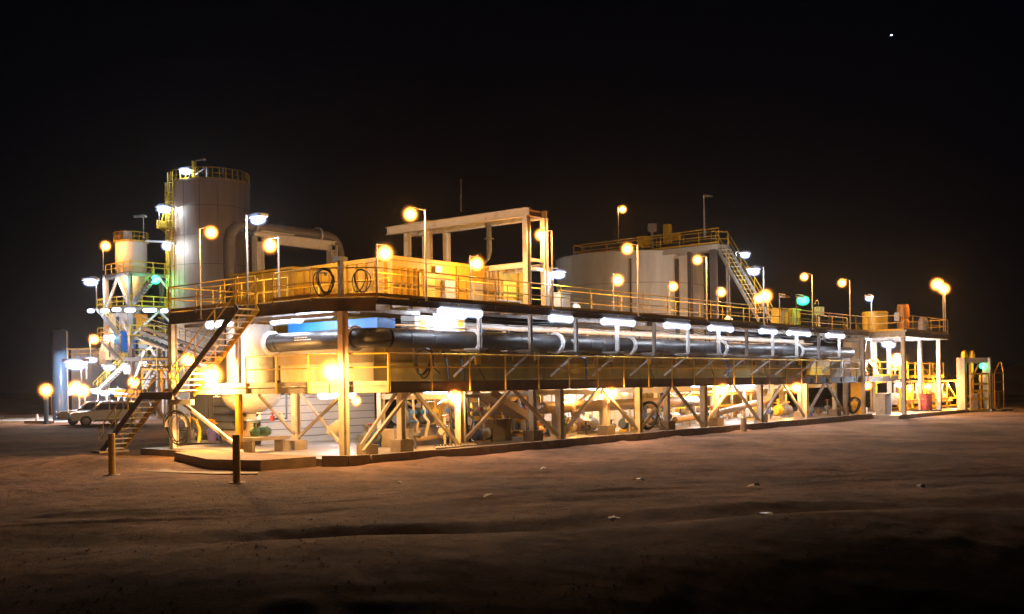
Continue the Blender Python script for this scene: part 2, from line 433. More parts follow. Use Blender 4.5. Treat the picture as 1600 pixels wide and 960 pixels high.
# loose gravel on the dirt
gm = MB(); random.seed(5); gv = []; gf = []
for i in range(26000):
    D = 9.5 + 26 * random.random() ** 1.3; L = (random.random() - .5) * D * 1.12
    p = V((CAM.x, CAM.y, 0)) + FW * D + RT * L
    if p.y > -.8 and p.x > -4.5: continue
    cl = noise.noise(V((p.x * .35, p.y * .35, 21)))
    if random.random() > .35 + cl * 1.3: continue
    r = .006 + .03 * random.random() ** 4
    z = gh(p.x, p.y); b = len(gv)
    for dx, dy, dz in ((1,0,0),(-.3,.9,0),(-.8,-.6,0),(0,0,.9)):
        gv.append((p.x + dx * r * random.uniform(.7,1.3), p.y + dy * r * random.uniform(.7,1.3), z - r*.2 + dz * r * 1.1))
    gf += [(b,b+1,b+3),(b+1,b+2,b+3),(b+2,b,b+3)]
gm.v = gv; gm.f = gf
tag(gm.build('gravel', mat('gravel_stone', (.26,.17,.13), .9, 0, .5, 9), smooth=False), 'loose gravel and small stones strewn over the red brown dirt yard', 'gravel', kind='stuff')

# concrete bunded slabs
def slab(name, foot, z0, z1, m): return tag(MB().prism(foot, z0, z1).build(name, m, smooth=False), kind='structure')
slab('concrete_pad', [(-.7,.35),(-.25,-.35),(.4,-.6),(43.6,-.6),(43.6,-2.4),(54.2,-2.6),(60,-2.8),(60,22),(9,22),(9,11.9),(-.7,11.9)], -.3, .25, wetconc)
def kerb(pts, w=.18, z0=-.2, z1=.36):
    mb = MB()
    for a, b in zip(pts[:-1], pts[1:]): mb.bar((*a, (z0+z1)/2), (*b, (z0+z1)/2), w, z1 - z0)
    return mb
km = kerb([(-.7,.4),(-.25,-.38),(.4,-.62)]); random.seed(8)
x = .42
while x < 43.3:
    n_ = min(43.5, x + 2.95); km.box(((x+n_)/2, -.65 + random.uniform(-.012,.012), .02), (n_-x-.02, .18, .64 + random.uniform(-.025,.02)), random.uniform(-.003,.003)); x = n_
tag(km.build('pad_kerb', conc, smooth=False), kind='structure')
slab('pump_plinth_slab', [(-2.9,.75),(-.86,.55),(-.86,7.3),(-2.1,7.1),(-3.5,2.8)], -.25, .34, dconc)
slab('apron', [(-5.3,3.7),(-4.5,.75),(-3.75,-.3),(-3.4,.2),(-4.6,2.6),(-4.2,4.6)], -.2, .04, conc)
slab('stair_footing', [(-1.2,14.3),(.1,14.3),(.1,15.0),(-1.2,15.0)], -.2, .08, conc)
# far banks of earth round the site
bank = MB()
for (pa, pb, D, h) in ((-300, 160, 125, 1.6), (1480, 1950, 150, 4.5), (200, 1500, 190, 2.0)):
    k = 40
    for i in range(k):
        a = pa + (pb - pa) * i / k; b = pa + (pb - pa) * (i + 1) / k
        ha = h * (.7 + .5 * noise.noise(V((a * .02, h, 0)))); hb = h * (.7 + .5 * noise.noise(V((b * .02, h, 0))))
        A = gnd(a, D); B = gnd(b, D); A2 = gnd(a, D + 9); B2 = gnd(b, D + 9)
        bank.add([A + V((0,0,-.5)), B + V((0,0,-.5)), B2 + V((0,0,hb)), A2 + V((0,0,ha))], [(0,1,2,3)])
tag(bank.build('hills', mat('bank_earth', (.14,.10,.08), .9, 0, .4, .3, bump=.8, bscale=2)), kind='structure')

# ================================================================== MAIN STEEL PLATFORM
plat = thing('steel_platform', 'long two-level steel platform with dark edge beams that carries the walkways and the black pipe', 'platform', (25, 1, .25))
UD = [(0,10.85),(0,1.8),(1.4,0),(45.1,0),(44.4,-2.6),(53.2,-2.6),(53.2,3.6),(45.1,3.6),(45.1,1.35),(4.1,1.35),(4.1,10.85)]
MB().prism(UD, 5.66, 5.70).build('upper_deck', grate, plat, smooth=False)
def edge(name, pts, z0, z1, m, t=.05, lip=True):
    mb = MB()
    for a, b in zip(pts[:-1], pts[1:]):
        mb.bar((*a, (z0 + z1) / 2), (*b, (z0 + z1) / 2), t, z1 - z0)
        if lip:
            d, s, u = frame(V((*b, 0)) - V((*a, 0)))
            mb.bar((*a, z0 + .012), (*b, z0 + .012), .11, .02, off=(.0, 0)); mb.bar((*a, z1 - .008), (*b, z1 - .008), .11, .02)
    return mb.build(name, m, plat)
edge('edge_beam', [(.03,10.85),(.03,1.8),(1.4,.03)], 5.21, 5.655, dark)
edge('edge_beam', [(1.42,.03),(45.1,.03)], 5.44, 5.655, dark)
edge('edge_beam', [(45.1,-.02),(44.4,-2.58),(53.2,-2.58),(53.2,3.6)], 5.30, 5.655, galv)
# kick strip proud of the front edge, which starts a little along
MB().bar((2.9,-.05,5.69),(45,-.05,5.69),.06,.07).build('edge_strip', dark, plat)
MB().bar((44.35,-2.68,5.68),(47.3,-2.68,5.68),.05,.12).bar((45.05,-.3,5.68),(44.4,-2.66,5.68),.05,.12).build('edge_strip', cream, plat)
j = MB()
for i in range(11): j.bar((.1, 2.2 + i * .86, 5.53), (4.0, 2.2 + i * .86, 5.53), .08, .2)
for i in range(1, 45): j.bar((1.4 + i * .99, .08, 5.56), (1.4 + i * .99, 1.3, 5.56), .07, .16)
for i in range(8): j.bar((45.6 + i, -2.5, 5.52), (45.6 + i, 3.5, 5.52), .1, .2)
j.build_split('joist', galv, plat)
MB().ibeam((4.1,1.32,5.5),(45,1.32,5.5),.12,.26).build('rear_beam', dark, plat)
MB().bar((1.4,1.0,5.3),(4.4,1.0,5.3),.1,.14).bar((.6,.9,5.14),(.6,10.6,5.14),.14,.13).build('cross_beam', galv, plat)
# lower level
LD_ = [(0,9.0),(0,1.95),(1.9,0),(50.2,0),(50.2,1.3),(2.2,1.3),(1.0,2.4),(1.0,9.0)]
MB().prism(LD_, 2.72, 2.76).build('lower_deck', grate, plat, smooth=False)
edge('lower_edge_beam', [(.03,9.0),(.03,1.95),(1.9,.03)], 2.40, 2.64, cream)  # left run in cream: lamp light on this face put into its colour
MB().bar((.0,9.0,2.73),(.0,1.95,2.73),.03,.15).bar((.0,1.95,2.73),(1.9,-.02,2.73),.03,.15).build('lower_edge_strip', cream, plat)  # same lit tone painted on the left strip
edge('lower_edge_beam', [(1.92,.03),(44.8,.03)], 2.38, 2.71, dark)
MB().bar((1.93,-.03,2.745),(50.2,-.03,2.745),.05,.07).build('lower_edge_strip', dark, plat)
edge('lower_edge_beam', [(44.83,.03),(50.2,.03)], 2.42, 2.71, dark)
MB().ibeam((2.5,1.28,2.55),(50,1.28,2.55),.15,.3).build('lower_rear_beam', cream, plat)
# landing at half height of the stairs
MB().box2((-1.0,9.02,2.46),(0,11.35,2.5)).build('landing_deck', grate, plat, smooth=False)
edge('landing_beam', [(.0,11.4),(-.98,11.4),(-.98,9.0)], 2.22, 2.5, dark)
MB().bar((-.1,10.7,2.10),(-.1,9.05,2.10),.16,.2).build('landing_beam', cream, plat)

def column(x, y, z0, z1, w=.24, m=cream, name='column'):
    o = MB().ibeam((x, y, z0 + .02), (x, y, z1), w, w, .018, V((1, 0, 0))).box((x, y, z0 + .01), (w * 1.5, w * 1.5, .02)).build(name, m, plat); return o
column(.55, .78, .25, 5.2, .26)
column(.1, 6.25, .34, 2.4, .2, yel); column(.1, 6.25, 2.4, 5.2, .16)  # lower length coloured yellow to stand for lamp light falling on it
column(.1, 10.75, .25, 5.2, .26)
column(3.9, 10.6, .25, 5.4, .22)
FR = [5.6, 11.65, 17.6, 23.5, 29.6, 35.4, 41.3]
for x in FR: column(x, .12, .25, 2.38, .27)
RB = [3.0, 10.4, 15.6, 20.7, 25.5, 30.5, 35.6, 40.6, 45.0]
for x in RB:
    y = .55
    MB().box((x, y, .47), (.62, .55, .46)).build('column_plinth', conc, plat, smooth=False)
    column(x, y, .70, 2.4, .24)
MB().box((1.55,.75,.42),(.55,.5,.36)).box((2.05,5.4,.42),(.6,.6,.36)).build_split('column_plinth', conc, plat, smooth=False)
column(2.05, 5.4, .6, 2.7, .26)
for x in [5.5, 10.5, 15.6, 20.7, 25.8, 30.8, 35.9, 41]:
    column(x, 4.4, .25, 3.0, .24)
    MB().bar((x, .6, 2.2), (x, 4.4, 2.2), .14, .22).build('cross_beam', cream, plat)
# knee braces: from every column foot to the middle of the bay
def brace(p, q, w=.12, m=cream):
    MB().bar(p, q, w, .014, off=(0, .05)).bar(p, q, .014, w * .8, off=(w / 2 - .01, 0)).bar(p, q, .014, w * .8, off=(-w / 2 + .01, 0)).build('brace', m, plat)
fr = [.75] + FR
for a, b in zip(fr[:-1], fr[1:]):
    mid = (a + b) / 2
    brace((a + .12, .15, .42), (mid - .15, .15, 2.36), .13)
    brace((b - .12, .15, .42), (mid + .15, .15, 2.36), .13)
for a in (5.5, 15.6, 25.8, 35.9):
    brace((a + .1, 4.4, .4), (a + 4.9, 4.4, 2.5), .11, galv); brace((a + 4.9, 4.36, .4), (a + .1, 4.36, 2.5), .11, galv)
brace((1.3, .75, .6), (2.75, .55, 2.36), .11)
brace((.1, 10.6, 2.3), (.1, 6.4, .45), .13); brace((-.1, 12.3, 2.35), (.05, 10.85, 1.0), .12)
brace((.1, 5.0, 2.35), (2.0, 5.4, .8), .08); brace((2.1, 5.3, 2.5), (.6, 1.0, .6), .09); brace((2.0, 5.2, .7), (.7, 1.1, 2.3), .09)
for (x, y) in ((43.6,-.1),(44.7,-2.35),(52.6,-2.0),(52.6,2.6),(50.1,.6)):
    column(x, y, .25, 5.3, .24)
MB().tube([(52.9,-.6,.25),(52.9,-.6,5.3)], .16, 14).build('column', galv, plat)
brace((43.7,-.1,3.9),(45.2,.3,5.2),.1,galv)
# hangers between the pipe brackets and the upper deck, each with shoe and strut
for i in range(12):
    x = 6.95 + i * 3.085
    h = MB().ibeam((x, .32, 4.06), (x, .32, 5.42), .14, .14, .014, V((1, 0, 0))).build('hanger_post', galv, plat)
    MB().prism([(x-.26,.12),(x+.26,.12),(x+.26,.9),(x-.26,.9)], 3.98, 4.03).prism([(x-.18,.16),(x+.18,.16),(x+.18,.85),(x-.18,.85)], 3.9, 3.978).build('shoe_plate', galv, plat, smooth=False)
    MB().bar((x, .35, 3.9), (x, 1.72, 2.95), .07, .09).build('strut', galv, plat)
    MB().bar((x, .2, 3.93), (x, 1.75, 3.93), .12, .06).build('bracket_arm', dark, plat)
for i in range(7):
    x = 6.3 + i * 6.1
    MB().box((x, .1, 5.34), (.5, .1, .18)).build('cable_box', galv, plat, smooth=False)
# second, bright roof beam behind the pipe on short posts
MB().ibeam((7.5,3.2,5.12),(42,3.2,5.12),.14,.22).build('inner_beam', whitep, plat)
for i in range(12): MB().bar((8.6+i*3.05,3.2,4.5),(8.6+i*3.05,3.2,5.0),.16,.16).build('stub_post', whitep, plat)
MB().tube([(4.5,2.6,4.95),(42,2.6,4.95)],.05,8).tube([(4.5,2.75,4.82),(42,2.75,4.82)],.035,8).tube([(6,2.9,5.0),(42,2.9,5.0)],.03,8).build('service_pipes', galv, plat)
for i in range(14):
    x = 9.2 + i * 2.4 + random.uniform(-.5, .5)
    MB().tube([(x,2.55,4.95),(x,2.5,4.7),(x+.3,2.45,4.6),(x+.45,2.4,4.35)],.04,8).lathe((x,2.48,4.72),[(.0,-.07),(.09,-.07),(.09,.07),(0,.07)],12,'Y').build('valve', motor if i % 3 else bluep, plat)

cb = thing('cable_run', 'black cables sagging between the hangers just under the front edge of the upper deck', 'cable', (22,.6,5.1))
random.seed(31)
for (y, z) in ((.62,5.2),(.7,5.12)):
    pts = []
    x = 2.2
    while x < 43:
        sag = random.uniform(.03,.16)
        pts += [V((x,y,z)), V((x+.75,y+random.uniform(-.03,.03),z-sag)), V((x+1.5,y,z-sag*1.1)), V((x+2.3,y,z-sag*.7))]; x += 3.085
    MB().tube(pts,.018,6).build('cable', rubber, cb)
# handrails
handrail('yellow handrail along the short left end of the upper deck, running past the stair head', [(0,10.8,5.7),(0,5.0,5.7)], step=2.0)
handrail('yellow handrail round the near corner of the upper deck, carrying the hose loops', [(0,3.9,5.7),(0,1.8,5.7),(1.4,0,5.7),(3.4,0,5.7)], step=1.9)
handrail('longest outer yellow handrail, along the front edge of the upper deck above the strip lights', [(3.4,0,5.7),(44.9,0,5.7)], step=2.03)
handrail('yellow handrail round the widened far right end of the upper deck', [(44.9,-.1,5.7),(44.4,-2.5,5.7),(53.1,-2.5,5.7),(53.1,3.5,5.7)], step=1.6)
handrail('inner yellow handrail of the upper deck between the low orange lamps', [(2.4,1.28,5.7),(12.2,1.28,5.7)], step=2.45)
handrail('inner yellow handrail of the upper deck in front of the large grey tank', [(13.2,1.28,5.7),(44.5,1.28,5.7)], step=2.45)
handrail('yellow handrail across the far left end of the upper deck beside the silo', [(0,10.85,5.7),(4.1,10.85,5.7)], step=2)
handrail('inner yellow handrail on the left wing of the upper deck behind the stair head', [(1.15,10.4,5.7),(1.15,4.6,5.7)], step=1.45)
handrail('yellow handrail at the back of the left wing next to the yellow tank', [(4.0,10.5,5.7),(4.0,2.2,5.7)], step=2.1)
handrail('yellow handrail of the lower walkway along the front, under the black pipe', [(1.9,-.06,2.76),(44.7,-.06,2.76)], step=2.04, postm=POSTD, toe=False, r=.034)
handrail('yellow handrail of the lower walkway round the left corner above the white vessel bottom', [(-.03,5.6,2.76),(-.03,1.95,2.76),(1.85,-.05,2.76)], step=2.3, postm=POSTD, toe=False, r=.028)
handrail('short yellow handrail round the stair landing', [(0,9.1,2.5),(0,11.35,2.5),(-.0,11.35,2.5)], step=1.1)
handrail('yellow handrail on the lower walkway at the right end beside the drum', [(45.4,-.06,2.76),(50.2,-.06,2.76),(50.2,1.3,2.76)], step=1.6)

# stairs at the left end
stair('steel_stairs', 'upper flight of stairs at the left end, from the landing to the upper deck', (-.92,9.05,2.42), (-.92,4.75,5.52), .86, (1,0,0), 15, far_m=yel, tread_m=cream)  # far stringer and treads given lighter paint to look lamp-lit
stair('steel_stairs', 'lower flight of stairs at the left end, standing on the dirt behind the left bollard', (-.92,14.7,.0), (-.92,11.3,2.4), .86, (1,0,0), 11, far_m=yel, tread_m=cream)  # lighter far stringer and treads paint the light in, as on the upper flight
handrail('sagging yellow handrail on the outer side of the stair landing', [(-.95,11.3,2.5),(-.95,9.1,2.5)], step=2.2, toe=False)

# ================================================================== BLACK PIPE
pipe = thing('large_pipe', 'thick black plastic header pipe with white bolted flanges running under the upper deck', 'pipe', (2.2,1.2,4.37))
PZ = 4.37; PR = .36
MB().tube([(2.2,7.2,PZ),(2.2,1.95,PZ)], PR, 36, caps=False).build('pipe_run', hdpe, pipe)
MB().tube([(2.2,1.93,PZ),(2.2,1.75,PZ),(2.33,1.45,PZ),(2.6,1.27,PZ),(2.95,1.2,PZ)], PR, 36, caps=False).build('elbow', hdpe, pipe)
cuts = [2.97, 7.5, 12.8, 18.4, 27.2, 36.6, 44.6]
for a, b in zip(cuts[:-1], cuts[1:]):
    MB().tube([(a + .01,1.2,PZ),(b - .01,1.2,PZ)], PR, 36, caps=False).build('pipe_run', hdpe, pipe)
flm = MB()
for off in (-.05, .05):
    flm.lathe((off,0,0), [(PR - .01,-.03),(.47,-.03),(.47,.03),(PR - .01,.03)], 40, 'X')
for k in range(16):
    a = 2 * math.pi * k / 16
    flm.tube([(-.13,.42*math.cos(a),.42*math.sin(a)),(.13,.42*math.cos(a),.42*math.sin(a))], .018, 6)
FLX = flm.mesh('flange', mat('zinc_flange', (.80,.82,.84), .4, .1, .1, 6))
for x in cuts[1:-1]: inst('flange', FLX, pipe, (x, 1.2, PZ))
for y in (7.05, 2.1):
    o = inst('flange', FLX, pipe, (2.2, y, PZ)); o.rotation_euler = (0, 0, R(90))
sm_ = MB()
for x in [3.9, 5.1, 10.2, 15.0, 15.9, 21, 22.9, 25, 29.5, 31.8, 34, 38.9, 41.3]: sm_.lathe((x,1.2,PZ), [(PR+.001,-.05),(PR+.014,-.03),(PR+.014,.03),(PR+.001,.05)], 36, 'X')
sm_.lathe((2.2,6.5,PZ), [(PR+.001,-.02),(PR+.02,-.02),(PR+.02,.02),(PR+.001,.02)], 36, 'Y')
sm_.build_split('weld_seam', hdpe, pipe)
txt = MB()
random.seed(3)
for rr, (y0, n) in enumerate(((5.35, 9), (5.4, 13))):
    pass
# small stencilled lines of print on the first pipe length (unreadable in the photograph: a row of short dashes)
for i, (y0, L, z) in enumerate(((5.15,.75,.12),(5.1,1.0,.03))):
    x = 0
    while x < L:
        w = random.uniform(.03,.08)
        a = math.asin(z / PR)
        c = V((2.2 - (PR + .003) * math.cos(a), y0 - x, PZ + (PR + .003) * math.sin(a)))
        txt.box(c, (.004, w, .035)); x += w + .03
txt.build('stencilled_print', whitep, pipe, smooth=False)
for x in [7, 10, 13.1, 16.2, 19.3, 22.4, 25.5, 28.5, 31.6, 34.7, 37.8, 40.9]:
    MB().prism([(x-.2,.95),(x+.2,.95),(x+.2,1.75),(x-.2,1.75)], 3.965, 4.02).build('saddle', galv, pipe, smooth=False)

# ================================================================== SETTLER TANKS
tr = thing('settler_tank', 'long stained olive steel trough behind the lower walkway, under the black pipe', 'tank', (22,4.5,2.4))
MB().box2((3.0,2.0,2.5),(43,7.6,3.5)).build('lower_wall', mat('lit_olive_wall', (.30,.26,.09), .42, 0, .3, 1.2, dirt=(.42,.42,.33), dirt_amt=.5, stretch=(1,1,.3)), tr, smooth=False)  # brighter olive than above, with light spill put into the colour
MB().box2((2.9,1.85,3.5),(43,7.7,4.28)).build('upper_wall', trough, tr, smooth=False)  # darker than the lower wall: the pipe's shade is in its colour
rb = MB()
for i in range(28): rb.box2((3.4+i*1.45,1.80,3.52),(3.46+i*1.45,1.852,4.24))
for z in (3.52, 4.24): rb.box2((2.88,1.78,z-.03),(43,1.852,z+.03))
rb.build_split('stiffener', trough, tr, smooth=False)
MB().box2((3.0,7.72,2.9),(42.9,12.5,4.1)).build('rear_bay', trough, tr, smooth=False)
MB().box2((3.4,2.2,4.285),(4.3,7.6,5.18)).build('blue_panel', bluep, tr, smooth=False)
for i, x in enumerate((8.4,12.2,17.7,21.0,27.1,33.3,38.3)):
    yy = 1.80; zz = random.uniform(3.6,3.9)
    MB().box((x,yy-.03,zz),(.28,.12,.36)).build('junction_box', galv if i%3 else yel, tr, smooth=False)
    MB().tube([(x,yy-.05,zz-.15),(x+.05,yy-.1,3.2),(x+.3,yy-.15,2.8)],.02,6).build('cable', rubber, tr)
for x, s_ in ((13.6,'dark'),(26.3,'dark')):
    MB().tube([(x,.78,4.9),(x,.7,4.2),(x+.02,.6,3.75),(x+.55,.6,3.7),(x+.6,.6,3.5),(x+.6,.6,2.78)],.06,10).build('drain_pipe', bluedull, tr)
yt = thing('yellow_tank', 'tall yellow ribbed tank rising above the upper deck, left of the gantry', 'tank', (8,5.6,4.3))
MB().box2((4.5,2.55,5.72),(12.4,8.6,7.45)).build('shell', yeltank, yt, smooth=False)
MB().box2((4.42,2.47,7.45),(12.48,8.68,7.6)).build('rim', yeltank, yt, smooth=False)
rb = MB()
for i in range(11): rb.box2((4.38,2.9+i*.55,5.74),(4.498,2.96+i*.55,7.44))
for i in range(5): rb.box2((4.8+i*.32,2.44,5.74),(4.85+i*.32,2.548,7.2))
for i in range(4): rb.box2((8+i*1.3,2.46,5.74),(8.08+i*1.3,2.548,7.44))
rb.build_split('rib', yeltank, yt, smooth=False)
MB().tube([(9.0,2.4,7.6),(9.0,2.4,7.9),(9.2,2.4,8.0)],.03,8).tube(arc((8.3,4,7.6),.25,0,math.pi,8,(1,0,0),(0,0,1)),.03,8).tube(arc((9.4,4,7.6),.25,0,math.pi,8,(1,0,0),(0,0,1)),.03,8).build('lifting_hoops', galv, yt)
MB().box((6.9,2.42,7.25),(.35,.02,.25)).build('plate', whitep, yt, smooth=False)
for x in (5.9, 10.9): MB().box2((x,2.50,5.75),(x+.85,2.546,7.1)).build('door', yel, yt, smooth=False); 
for x in (7.2, 8.9): MB().box2((x,2.36,6.1),(x+.55,2.546,6.85)).build('junction_box', galv, yt, smooth=False); MB().tube([(x+.27,2.45,6.1),(x+.27,2.45,5.74)],.03,6).build('conduit', galv, yt)
MB().bar((4.5,2.5,6.55),(12.4,2.5,6.55),.06,.1).build('stiffener', yeltank, yt)
MB().tube([(9.8,2.42,7.4),(9.8,2.42,6.2),(11.9,2.42,6.2),(11.9,2.42,5.74)],.045,8).build('conduit', galv, yt)
yb = thing('yellow_tank', 'lower yellow tank with a flat lid, behind the tall ribbed one', 'tank', (3.5,13.5,4.2))
a_ = at(447,419,46); 
MB().box2((4.6,8.75,4.3),(9,13.2,7.62)).build('shell', yeltank, yb, smooth=False)
MB().box2((4.5,8.7,7.62),(9.1,13.3,7.72)).build('rim', yeltank, yb, smooth=False)
rb = MB()
for i in range(5): rb.box2((4.54,9.1+i*.9,4.4),(4.598,9.18+i*.9,7.6))
rb.build_split('rib', yeltank, yb, smooth=False)
# white lined box between decks
wb = thing('control_cabinet', 'bright white cabinet with yellow edge strips between the decks, above the pipe', 'cabinet', (7.4,3.0,4.3))
MB().box2((6.0,2.9,4.3),(8.9,3.7,5.42)).build('body', whitep, wb, smooth=False)
MB().box2((6.25,2.88,4.5),(6.6,2.898,5.3)).box2((8.45,2.88,4.5),(8.75,2.898,5.3)).build('edge_strip', yel, wb, smooth=False)
MB().box2((6.85,2.87,4.6),(6.95,2.898,5.25)).build('hinge_strip', galv, wb, smooth=False)

# ================================================================== GANTRY
g = thing('gantry_frame', 'cream steel gantry standing on the upper deck over the yellow tank', 'gantry', (10.5,.5,5.7))
GX = (10.0, 11.15); GY = (.42, 7.55)
for x in GX:
    for y in (.42, 7.45, 6.1):
        MB().ibeam((x,y,5.72),(x,y,9.5),.24,.24,.02,V((1,0,0))).build('leg', cream, g)
    MB().ibeam((x,.25,9.66),(x-.45,8.3,9.66),.24,.34,.025).build('top_beam', cream, g)
    MB().ibeam((x,.55,7.5),(x-.1,6.0,7.5),.18,.22).build('middle_beam', cream, g)
for y in (.42, 7.45): MB().ibeam((GX[0]+.13,y,9.64),(GX[1]-.13,y,9.64),.2,.26).build('cross_beam', cream, g)
for z in (7.36, 7.72): MB().bar((GX[0]+.13,.42,z),(GX[1]-.13,.42,z),.14,.12).build('cross_beam', cream, g)
MB().box2((9.55,5.6,9.84),(11.1,8.2,9.87)).build('cover_plate', cream, g, smooth=False)
MB().tube([(10.4,2.9,9.55),(10.45,2.9,9.3),(10.45,2.9,8.3),(10.38,2.9,8.0),(10.1,2.9,7.75)],[.15,.12,.12,.08,.05],12).lathe((10.45,2.9,8.85),[(.12,-.03),(.22,-.03),(.22,.03),(.12,.03)],16).build('drop_pipe', hdpe, g)
dr = MB()
for i in range(9): dr.tube([(10,1+i*.35,7.4),(10,1+i*.35,7.1+.1*random.random())],.03,6)
dr.build_split('cable_hanger', galv, g)
mast = MB().tube([at(720,330,62),at(720,280,62)],.05,8).build('mast', dark)
tag(mast, 'thin dark mast rising into the night sky above the gantry', 'mast')

# elbow pipe and its frame
P0 = at(404,440,50); P0.z = 5.0
ef = thing('pipe_portal', 'cream steel portal carrying the thick elbow pipe right of the silo', 'pipe frame', (P0.x, P0.y, 0))
L_ = 4.6
for k in (0, 1):
    x = P0.x + k * L_
    MB().ibeam((x,P0.y,0.25),(x,P0.y,10.0),.42,.42,.03,V((1,0,0))).build('leg', cream, ef)
MB().ibeam((P0.x-.2,P0.y,9.95),(P0.x+L_+.2,P0.y,9.95),.3,.5,.03).build('top_beam', cream, ef)
MB().bar((P0.x,P0.y,10.25),(P0.x+2,P0.y,10.25),.6,.05).build('cover_plate', cream, ef)
ep = thing('elbow_pipe', 'thick grey brown pipe bending down at both ends over the cream portal', 'pipe', (P0.x-1,P0.y+.7,0))
y = P0.y + .65; z = 10.55
pts = [(P0.x-1.2,y,.3),(P0.x-1.2,y,z-.8)] + [(P0.x-1.2+.8*(1-math.cos(a)),y,z-.8+.8*math.sin(a)) for a in (R(30),R(60),R(90))]
pts += [(P0.x+L_+.2,y,z)] + [(P0.x+L_+.2+.8*math.sin(a),y,z-.8+.8*math.cos(a)) for a in (R(30),R(60),R(90))] + [(P0.x+L_+1.0,y,5.5)]
MB().tube(pts,.29,20).build('pipe_run', mat('grey_brown_pipe',(.12,.105,.09),.5,.2,.2,3), ep)
for x in (P0.x+.2, P0.x+L_-.4): MB().lathe((x,y,z),[(.33,-.05),(.42,-.05),(.42,.05),(.33,.05)],24,'X').build('flange', galv, ep)
# ================================================================== LEFT CORNER EQUIPMENT
def vz(y, px, D):  # height of a photo row at distance D
    return at(px, y, D).z
vc = at(392, 620, 41.5)
ve = thing('dished_vessel', 'pale vertical vessel with a rounded bottom hanging below the lower deck at the left corner', 'vessel', (vc.x, vc.y, .4))
vr = 1.2
MB().lathe((vc.x, vc.y, 0), [(vr-.27,5.15),(vr-.27,2.75),(vr,2.7),(vr,2.45)], 48).build('shell', cream, ve)
MB().lathe((vc.x, vc.y, 2.45), [(vr*math.cos(a), -.88*math.sin(a)) for a in [math.pi/2*i/14 for i in range(14)]] + [(.2,-.88),(.2,-1.05)], 48).build('dished_bottom', cream, ve)
MB().lathe((vc.x, vc.y, 1.38), [(.2,-.06),(.34,-.06),(.34,-.01),(.2,-.01)], 24).lathe((vc.x, vc.y, 1.38), [(.2,.01),(.34,.01),(.34,.06),(.2,.06)], 24).build('flange', cream, ve)
for k in range(8):
    a = k * math.pi / 4
    MB().tube([(vc.x+.28*math.cos(a), vc.y+.28*math.sin(a), 1.29), (vc.x+.28*math.cos(a), vc.y+.28*math.sin(a), 1.47)], .022, 6).build('bolt', galv, ve)
L0 = V((vc.x, vc.y, 0)); dl = -RT
pp = [L0 + V((0,0,1.32)), L0 + V((0,0,1.05))] + [L0 + V((0,0,1.05)) + dl * (.35*(1-math.cos(a))) - V((0,0,.35*math.sin(a))) for a in (R(25),R(50),R(75),R(90))] + [L0 + dl * 1.15 + V((0,0,.70))]
MB().tube(pp, .21, 20).build('outlet_pipe', tanpipe, ve)
MB().tube([L0 + dl*.35 + V((0,0,.72)), L0 + dl*.35 + V((0,0,.44))], .16, 16).lathe(tuple(L0 + dl*.35 + V((0,0,.46))), [(.16,.0),(.3,.0),(.3,-.03)], 20).build('support', tanpipe, ve)
# pump and motor
pc = L0 + dl * 1.55; pc.z = .75
pu = thing('pump', 'purple blue motor pump set on the slab behind the diagonal brace at the left corner', 'pump', (pc.x, pc.y, .44))
def ax(c, d, prof, n=24):
    """lathe about an arbitrary horizontal axis"""
    mb = MB(); d = V(d).normalized(); s = V((-d.y, d.x, 0)); vs = []
    for r, z in prof:
        for j in range(n):
            a = 2*math.pi*j/n; vs.append(V(c) + d*z + (s*math.cos(a) + V((0,0,1))*math.sin(a))*r)
    mb.add(vs, [(i*n+j, i*n+(j+1)%n, (i+1)*n+(j+1)%n, (i+1)*n+j) for i in range(len(prof)-1) for j in range(n)]); return mb
ax(pc, dl, [(0,-.28),(.24,-.28),(.24,-.24),(.14,-.2),(.36,-.1),(.38,.0),(.36,.12),(.2,.2),(0,.2)]).build('volute', mat('violet_blue_casing', (.10,.09,.28), .4, 0, .15, 5), pu)
ax(pc + dl*.45, dl, [(0,0),(.13,0),(.13,.25),(.27,.28),(.27,.85),(.2,.92),(0,.92)]).build('motor', motor, pu)
fm = MB()
for k in range(16):
    a = 2*math.pi*k/16; s = V((-dl.y, dl.x, 0)); o = s*math.cos(a)*.28 + V((0,0,math.sin(a)*.28))
    fm.bar(pc + dl*.75 + o, pc + dl*1.28 + o, .012, .05, up=o.normalized())
fm.build('cooling_fins', motor, pu)
MB().bar(pc - dl*.3 - V((0,0,.27)), pc + dl*1.5 - V((0,0,.27)), .5, .08).build('base_frame', motor, pu)
MB().tube([pc + V((0,0,.3)), pc + V((0,0,.55)), pc + V((0,0,.55)) + dl*.2], .1, 12).lathe(tuple(pc + V((0,0,.45))), [(.1,-.02),(.2,-.02),(.2,.03),(.1,.03)], 16).build('discharge', orangep, pu)
yh = tag(MB().tube([pc + dl*.75 + V((0,-.3,-.3)), pc + dl*.7 + V((0,-.3,.2)), pc + dl*.85 + V((0,-.3,.6)), pc + dl*1.05 + V((0,-.3,.72)), pc + dl*1.15 + V((0,-.3,.5))], .07, 10).build('hose', yel), 'thick yellow bent hose standing up beside the purple blue pump', 'hose')

